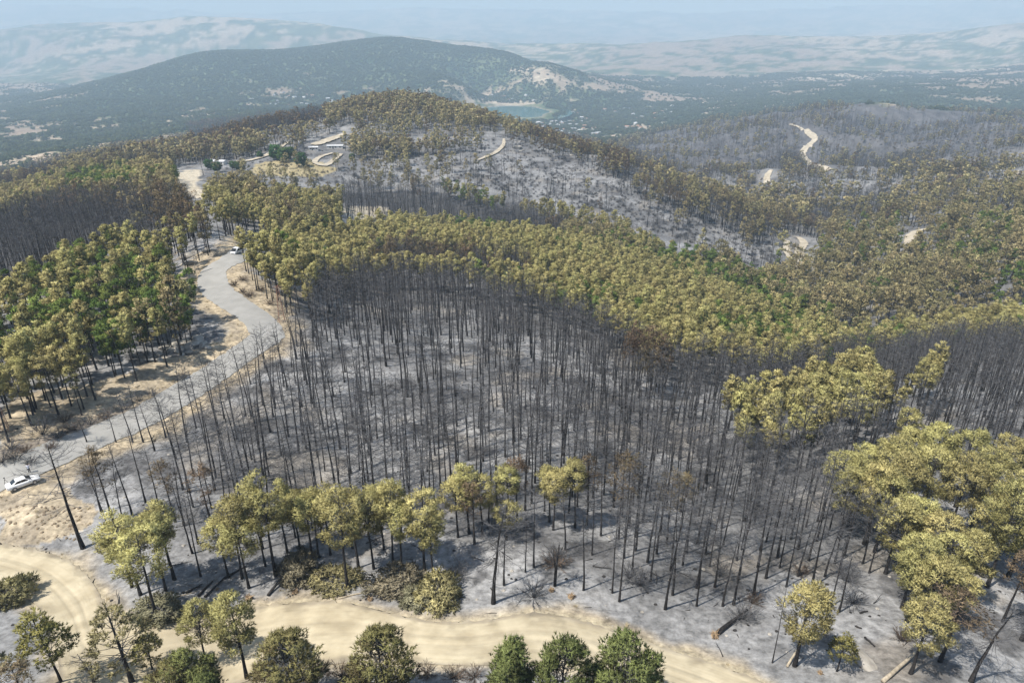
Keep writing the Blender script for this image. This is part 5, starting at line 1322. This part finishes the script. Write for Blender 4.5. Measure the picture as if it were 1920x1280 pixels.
# y is forward
armL = [(-.19, 0, 1.40), (-.27, .14, 1.18), (-.08, .30, 1.45)]; armR = [(.19, 0, 1.40), (.29, .12, 1.20), (.08, .30, 1.46)]
tb = [([(0, 0, .90), (0, .01, 1.12), (0, 0, 1.36), (0, 0, 1.50)], [.15, .135, .15, .06]), ([(0, 0, 1.44), (0, .02, 1.56)], [.06, .055]), ([(-.2, 0, 1.38), (.2, 0, 1.38)], [.07, .07])]
for s, arm in ((-1, armL), (1, armR)):
    tb.append((arm, [.055, .045, .030]))
    tb.append(([(s * .09, 0, .92), (s * .10, .02, .50), (s * .11, -.01, .09)], [.095, .065, .042])); tb.append(([(s * .11, -.06, .05), (s * .12, .17, .035)], [.045, .035]))
    h0 = Vector(arm[2])
    for q, l in enumerate((.075, .085, .08, .065)):   # fingers closed round the camera
        f0 = h0 + Vector((-s * .01, .02 + .0, .035 - .022 * q)); tb.append(([f0, f0 + Vector((-s * .02, l * .6, .0)), f0 + Vector((-s * .05, l * .7, 0))], [.010, .009, .008]))
    tb.append(([h0 + Vector((0, 0, -.03)), h0 + Vector((-s * .04, -.01, -.05))], [.012, .009]))
bl_ = [((0, .03, 1.64), (.078, .098, .118)), ((0, .125, 1.625), (.014, .02, .022)), ((-.08, .02, 1.63), (.012, .022, .032)), ((.08, .02, 1.63), (.012, .022, .032)), ((0, .115, 1.58), (.028, .012, .010)), (tuple(Vector(armL[2])), (.03, .04, .045)), (tuple(Vector(armR[2])), (.03, .04, .045))]
fused('body', tb, bl_, M_SKIN, e, 0.010)
fused('shirt', [([(0, 0, .92), (0, .01, 1.12), (0, 0, 1.36), (0, 0, 1.455)], [.165, .152, .168, .085]), ([(-.2, 0, 1.385), (.2, 0, 1.385)], [.085, .085]), ([armL[0], tuple((Vector(armL[0]) + Vector(armL[1])) / 2 + Vector((-.01, .01, -.01)))], [.074, .068]), ([armR[0], tuple((Vector(armR[0]) + Vector(armR[1])) / 2 + Vector((.01, .01, -.01)))], [.074, .068])], [], M_SHIRT, e)
fused('trousers', [([(0, 0, .84), (0, 0, .95)], [.162, .165]), ([(-.09, 0, .92), (-.10, .02, .50), (-.11, -.01, .10)], [.108, .08, .062]), ([(.09, 0, .92), (.10, .02, .50), (.11, -.01, .10)], [.108, .08, .062])], [], M_TROUS, e)
fused('shoes', [([(-.11, -.07, .05), (-.12, .18, .035)], [.055, .045]), ([(.11, -.07, .05), (.12, .18, .035)], [.055, .045])], [], M_BLACK, e)
fused('hair', [], [((0, .0, 1.685), (.088, .095, .10)), ((0, -.035, 1.63), (.082, .07, .09))], M_HAIR, e)
for s in (-1, 1): fused('eye', [], [((s * .03, .118, 1.65), (.012, .012, .009))], M_BLACK, e, 0.004)
ce = empty('hand_camera', p, face); tag(ce, 'small black camera in the hands of the person by the road', 'camera')
mb = MB(); mb.box((0, .34, 1.47), (.13, .06, .085)); obj('body', mb.mesh('camera_body', [M_BLACK]), ce)
mb = MB(); mb.tube([(0, .36, 1.465), (0, .45, 1.465)], [.036, .034], 12); obj('lens', mb.mesh('lens', [M_BLACK]), ce)
tp = g1(13, 911); te = empty('camera_tripod', tp, 0.4); tag(te, 'black camera tripod standing behind the white car', 'tripod')
for q in range(3):
    a = q * 2.094 + .3; mb = MB(); mb.tube([(math.cos(a) * .5, math.sin(a) * .5, 0), (math.cos(a) * .05, math.sin(a) * .05, 1.25)], [.018, .026], 6); obj('leg', mb.mesh('leg', [M_BLACK]), te)
mb = MB(); mb.tube([(0, 0, 1.05), (0, 0, 1.48)], [.025, .022], 8); obj('column', mb.mesh('column', [M_BLACK]), te)
mb = MB(); mb.box((0, 0, 1.54), (.16, .13, .13)); mb.tube([(.0, .06, 1.54), (.0, .2, 1.54)], [.045, .04], 10); obj('head', mb.mesh('head', [M_BLACK]), te)

# ------------------------------------------------------------------ farm and village
M_WALL = noise_mat('white_wall', (0.50, 0.48, 0.44), (0.66, 0.64, 0.60), 0.3, 0.9, 0, 3, rnd=0.15)
M_ROOFW = noise_mat('pale_sheet_roof', (0.50, 0.50, 0.50), (0.66, 0.66, 0.65), 0.2, 0.6, 0, 3)
M_ROOFR = noise_mat('red_tile_roof', (0.30, 0.16, 0.11), (0.42, 0.25, 0.17), 0.5, 0.9, 0, 3, rnd=0.2)
M_DOOR = plain('dark_opening', (0.05, 0.045, 0.04), 0.7)
def gable(L_, W_, H_, R_, over=0.4):
    mb = MB(); mb.box((0, 0, H_ / 2 - 1.5), (L_, W_, H_ + 3)); wall = mb
    mb2 = MB(); l, w = L_ / 2 + over, W_ / 2 + over
    mb2.add([(-l, -w, H_), (l, -w, H_), (l, w, H_), (-l, w, H_), (-l, 0, H_ + R_), (l, 0, H_ + R_)], [(0, 1, 5, 4), (2, 3, 4, 5), (1, 2, 5), (3, 0, 4), (3, 2, 1, 0)])
    return wall, mb2
def house(name, p, rz, dims, roofm, label, group, detail=False):
    e = empty(name, p, rz); tag(e, label, 'house', group); w, r = gable(*dims)
    obj('wall', w.mesh('wall', [M_WALL]), e); obj('roof', r.mesh('roof', [roofm]), e)
    if detail:
        L_, W_, H_, _ = dims
        for xx in (-.3, .05, .33):
            mb = MB(); mb.box((xx * L_, -W_ / 2 - .02, H_ * .55), (1.1, .08, 1.1)); obj('window', mb.mesh('window', [M_DOOR]), e)
        mb = MB(); mb.box((-.12 * L_, -W_ / 2 - .02, 1.0), (1.0, .08, 2.1)); obj('door', mb.mesh('door', [M_DOOR]), e)
    return e
house('farm_house', g1(412, 308), -0.15, (11, 6.5, 2.8, 0.9), M_ROOFW, 'pale-roofed farm shed beside dark round trees', None, True)
house('farm_house', g1(629, 278), 0.1, (14, 7, 2.6, 0.5), M_ROOFW, 'long low white-roofed farm building at the end of the hill track', None, True)
house('farm_house', g1(588, 281), 0.2, (8, 5, 2.5, 0.7), M_ROOFW, 'small farm hut between burnt bushes below the hill track', None, True)
for i, (a, b_, s) in enumerate([(520,300,1.9),(532,304,1.7),(545,298,1.5),(566,312,1.6),(395,318,1.2),(408,322,1.1),(452,322,1.1),(440,318,1.0),(488,296,0.8),(660,300,.8)]):
    p = g1(a, b_); tree('broad_0', p.x, p.y, p.z, random.uniform(0, 6), s, 'broadleaf_tree', 'dark green rounded broadleaf tree by the hill farm', 'broadleaf trees round the hill farm', s)
hm = {}
rv = random.Random(17)
DIMS = [(11, 8, 4.5, 2.0), (14, 9, 6, 2.4), (9, 8, 3.5, 1.6), (18, 10, 6.5, 0.5)]
HMESH = []
for d in DIMS:
    w, r = gable(*d)
    HMESH.append((w.mesh('wall', [M_WALL]), r.mesh('roof', [M_ROOFR]), r.mesh('roof_pale', [M_ROOFW])))
VIL = [([(1005,215),(1060,205),(1110,225),(1130,262),(1060,262),(1010,240)], 85, 'house of the village below the lake shore', 'lakeside village houses'),
       ([(1130,205),(1260,200),(1290,235),(1160,250)], 34, 'house among trees past the lakeside village', 'scattered houses past the village'),
       ([(880,178),(1000,178),(1010,190),(890,190)], 16, 'house on the far shore of the lake', 'houses on the far lake shore'),
       ([(440,185),(560,170),(640,178),(620,196),(470,205)], 26, 'house in the hamlet at the foot of the wooded hill', 'hamlet houses below the wooded hill')]
for poly, n, lab, grp in VIL:
    done = 0
    while done < n:
        px = rv.uniform(min(q[0] for q in poly), max(q[0] for q in poly)); py = rv.uniform(min(q[1] for q in poly), max(q[1] for q in poly))
        if not inpoly(np.array([px]), np.array([py]), poly)[0]: continue
        p = g1(px, py); done += 1
        if p.y < 1500 or math.hypot((p.x - LAKE_C[0]) / 270, (p.y - LAKE_C[1]) / 380) < 1: continue
        w, r, rp = HMESH[rv.randrange(4)]
        pale_ = rv.random() < 0.6
        e = empty('village_house', p, rv.uniform(0, 3.14)); tag(e, ('pale-roofed ' if pale_ else 'red-roofed ') + lab, 'house', grp)
        obj('wall', w, e); obj('roof', rp if pale_ else r, e)
# ------------------------------------------------------------------ haze
HM = bpy.data.materials.new('haze'); HM.use_nodes = True
hn = HM.node_tree.nodes; hn.clear()
ho = hn.new('ShaderNodeOutputMaterial'); hv = hn.new('ShaderNodeVolumePrincipled')
hv.inputs['Color'].default_value = (0.52, 0.67, 0.82, 1)
hv.inputs['Absorption Color'].default_value = (0.04, 0.04, 0.04, 1)
hv.inputs['Density'].default_value = 0.00018
hv.inputs['Anisotropy'].default_value = 0.0
HM.node_tree.links.new(hv.outputs[0], ho.inputs['Volume'])
zlo = float(ZZ.min()) - 1.0; zhi = max(float(ZZ.max()), CZ) + 15.0
hx = float(np.abs(XX).max()) + 200; y0, y1 = -400.0, float(YS[-1]) + 200
hb = [(sx * hx, yy, zz) for zz in (zlo, zhi) for (sx, yy) in ((-1, y0), (1, y0), (1, y1), (-1, y1))]
haze = obj('haze', mesh_from('haze', hb, [(0, 3, 2, 1), (4, 5, 6, 7), (0, 1, 5, 4), (1, 2, 6, 5), (2, 3, 7, 6), (3, 0, 4, 7)], [HM]))
tag(haze, kind='stuff', label='pale blue summer haze filling the valley air')
print('terrain tris', len(tme.polygons) * 2, 'z', zlo, zhi)
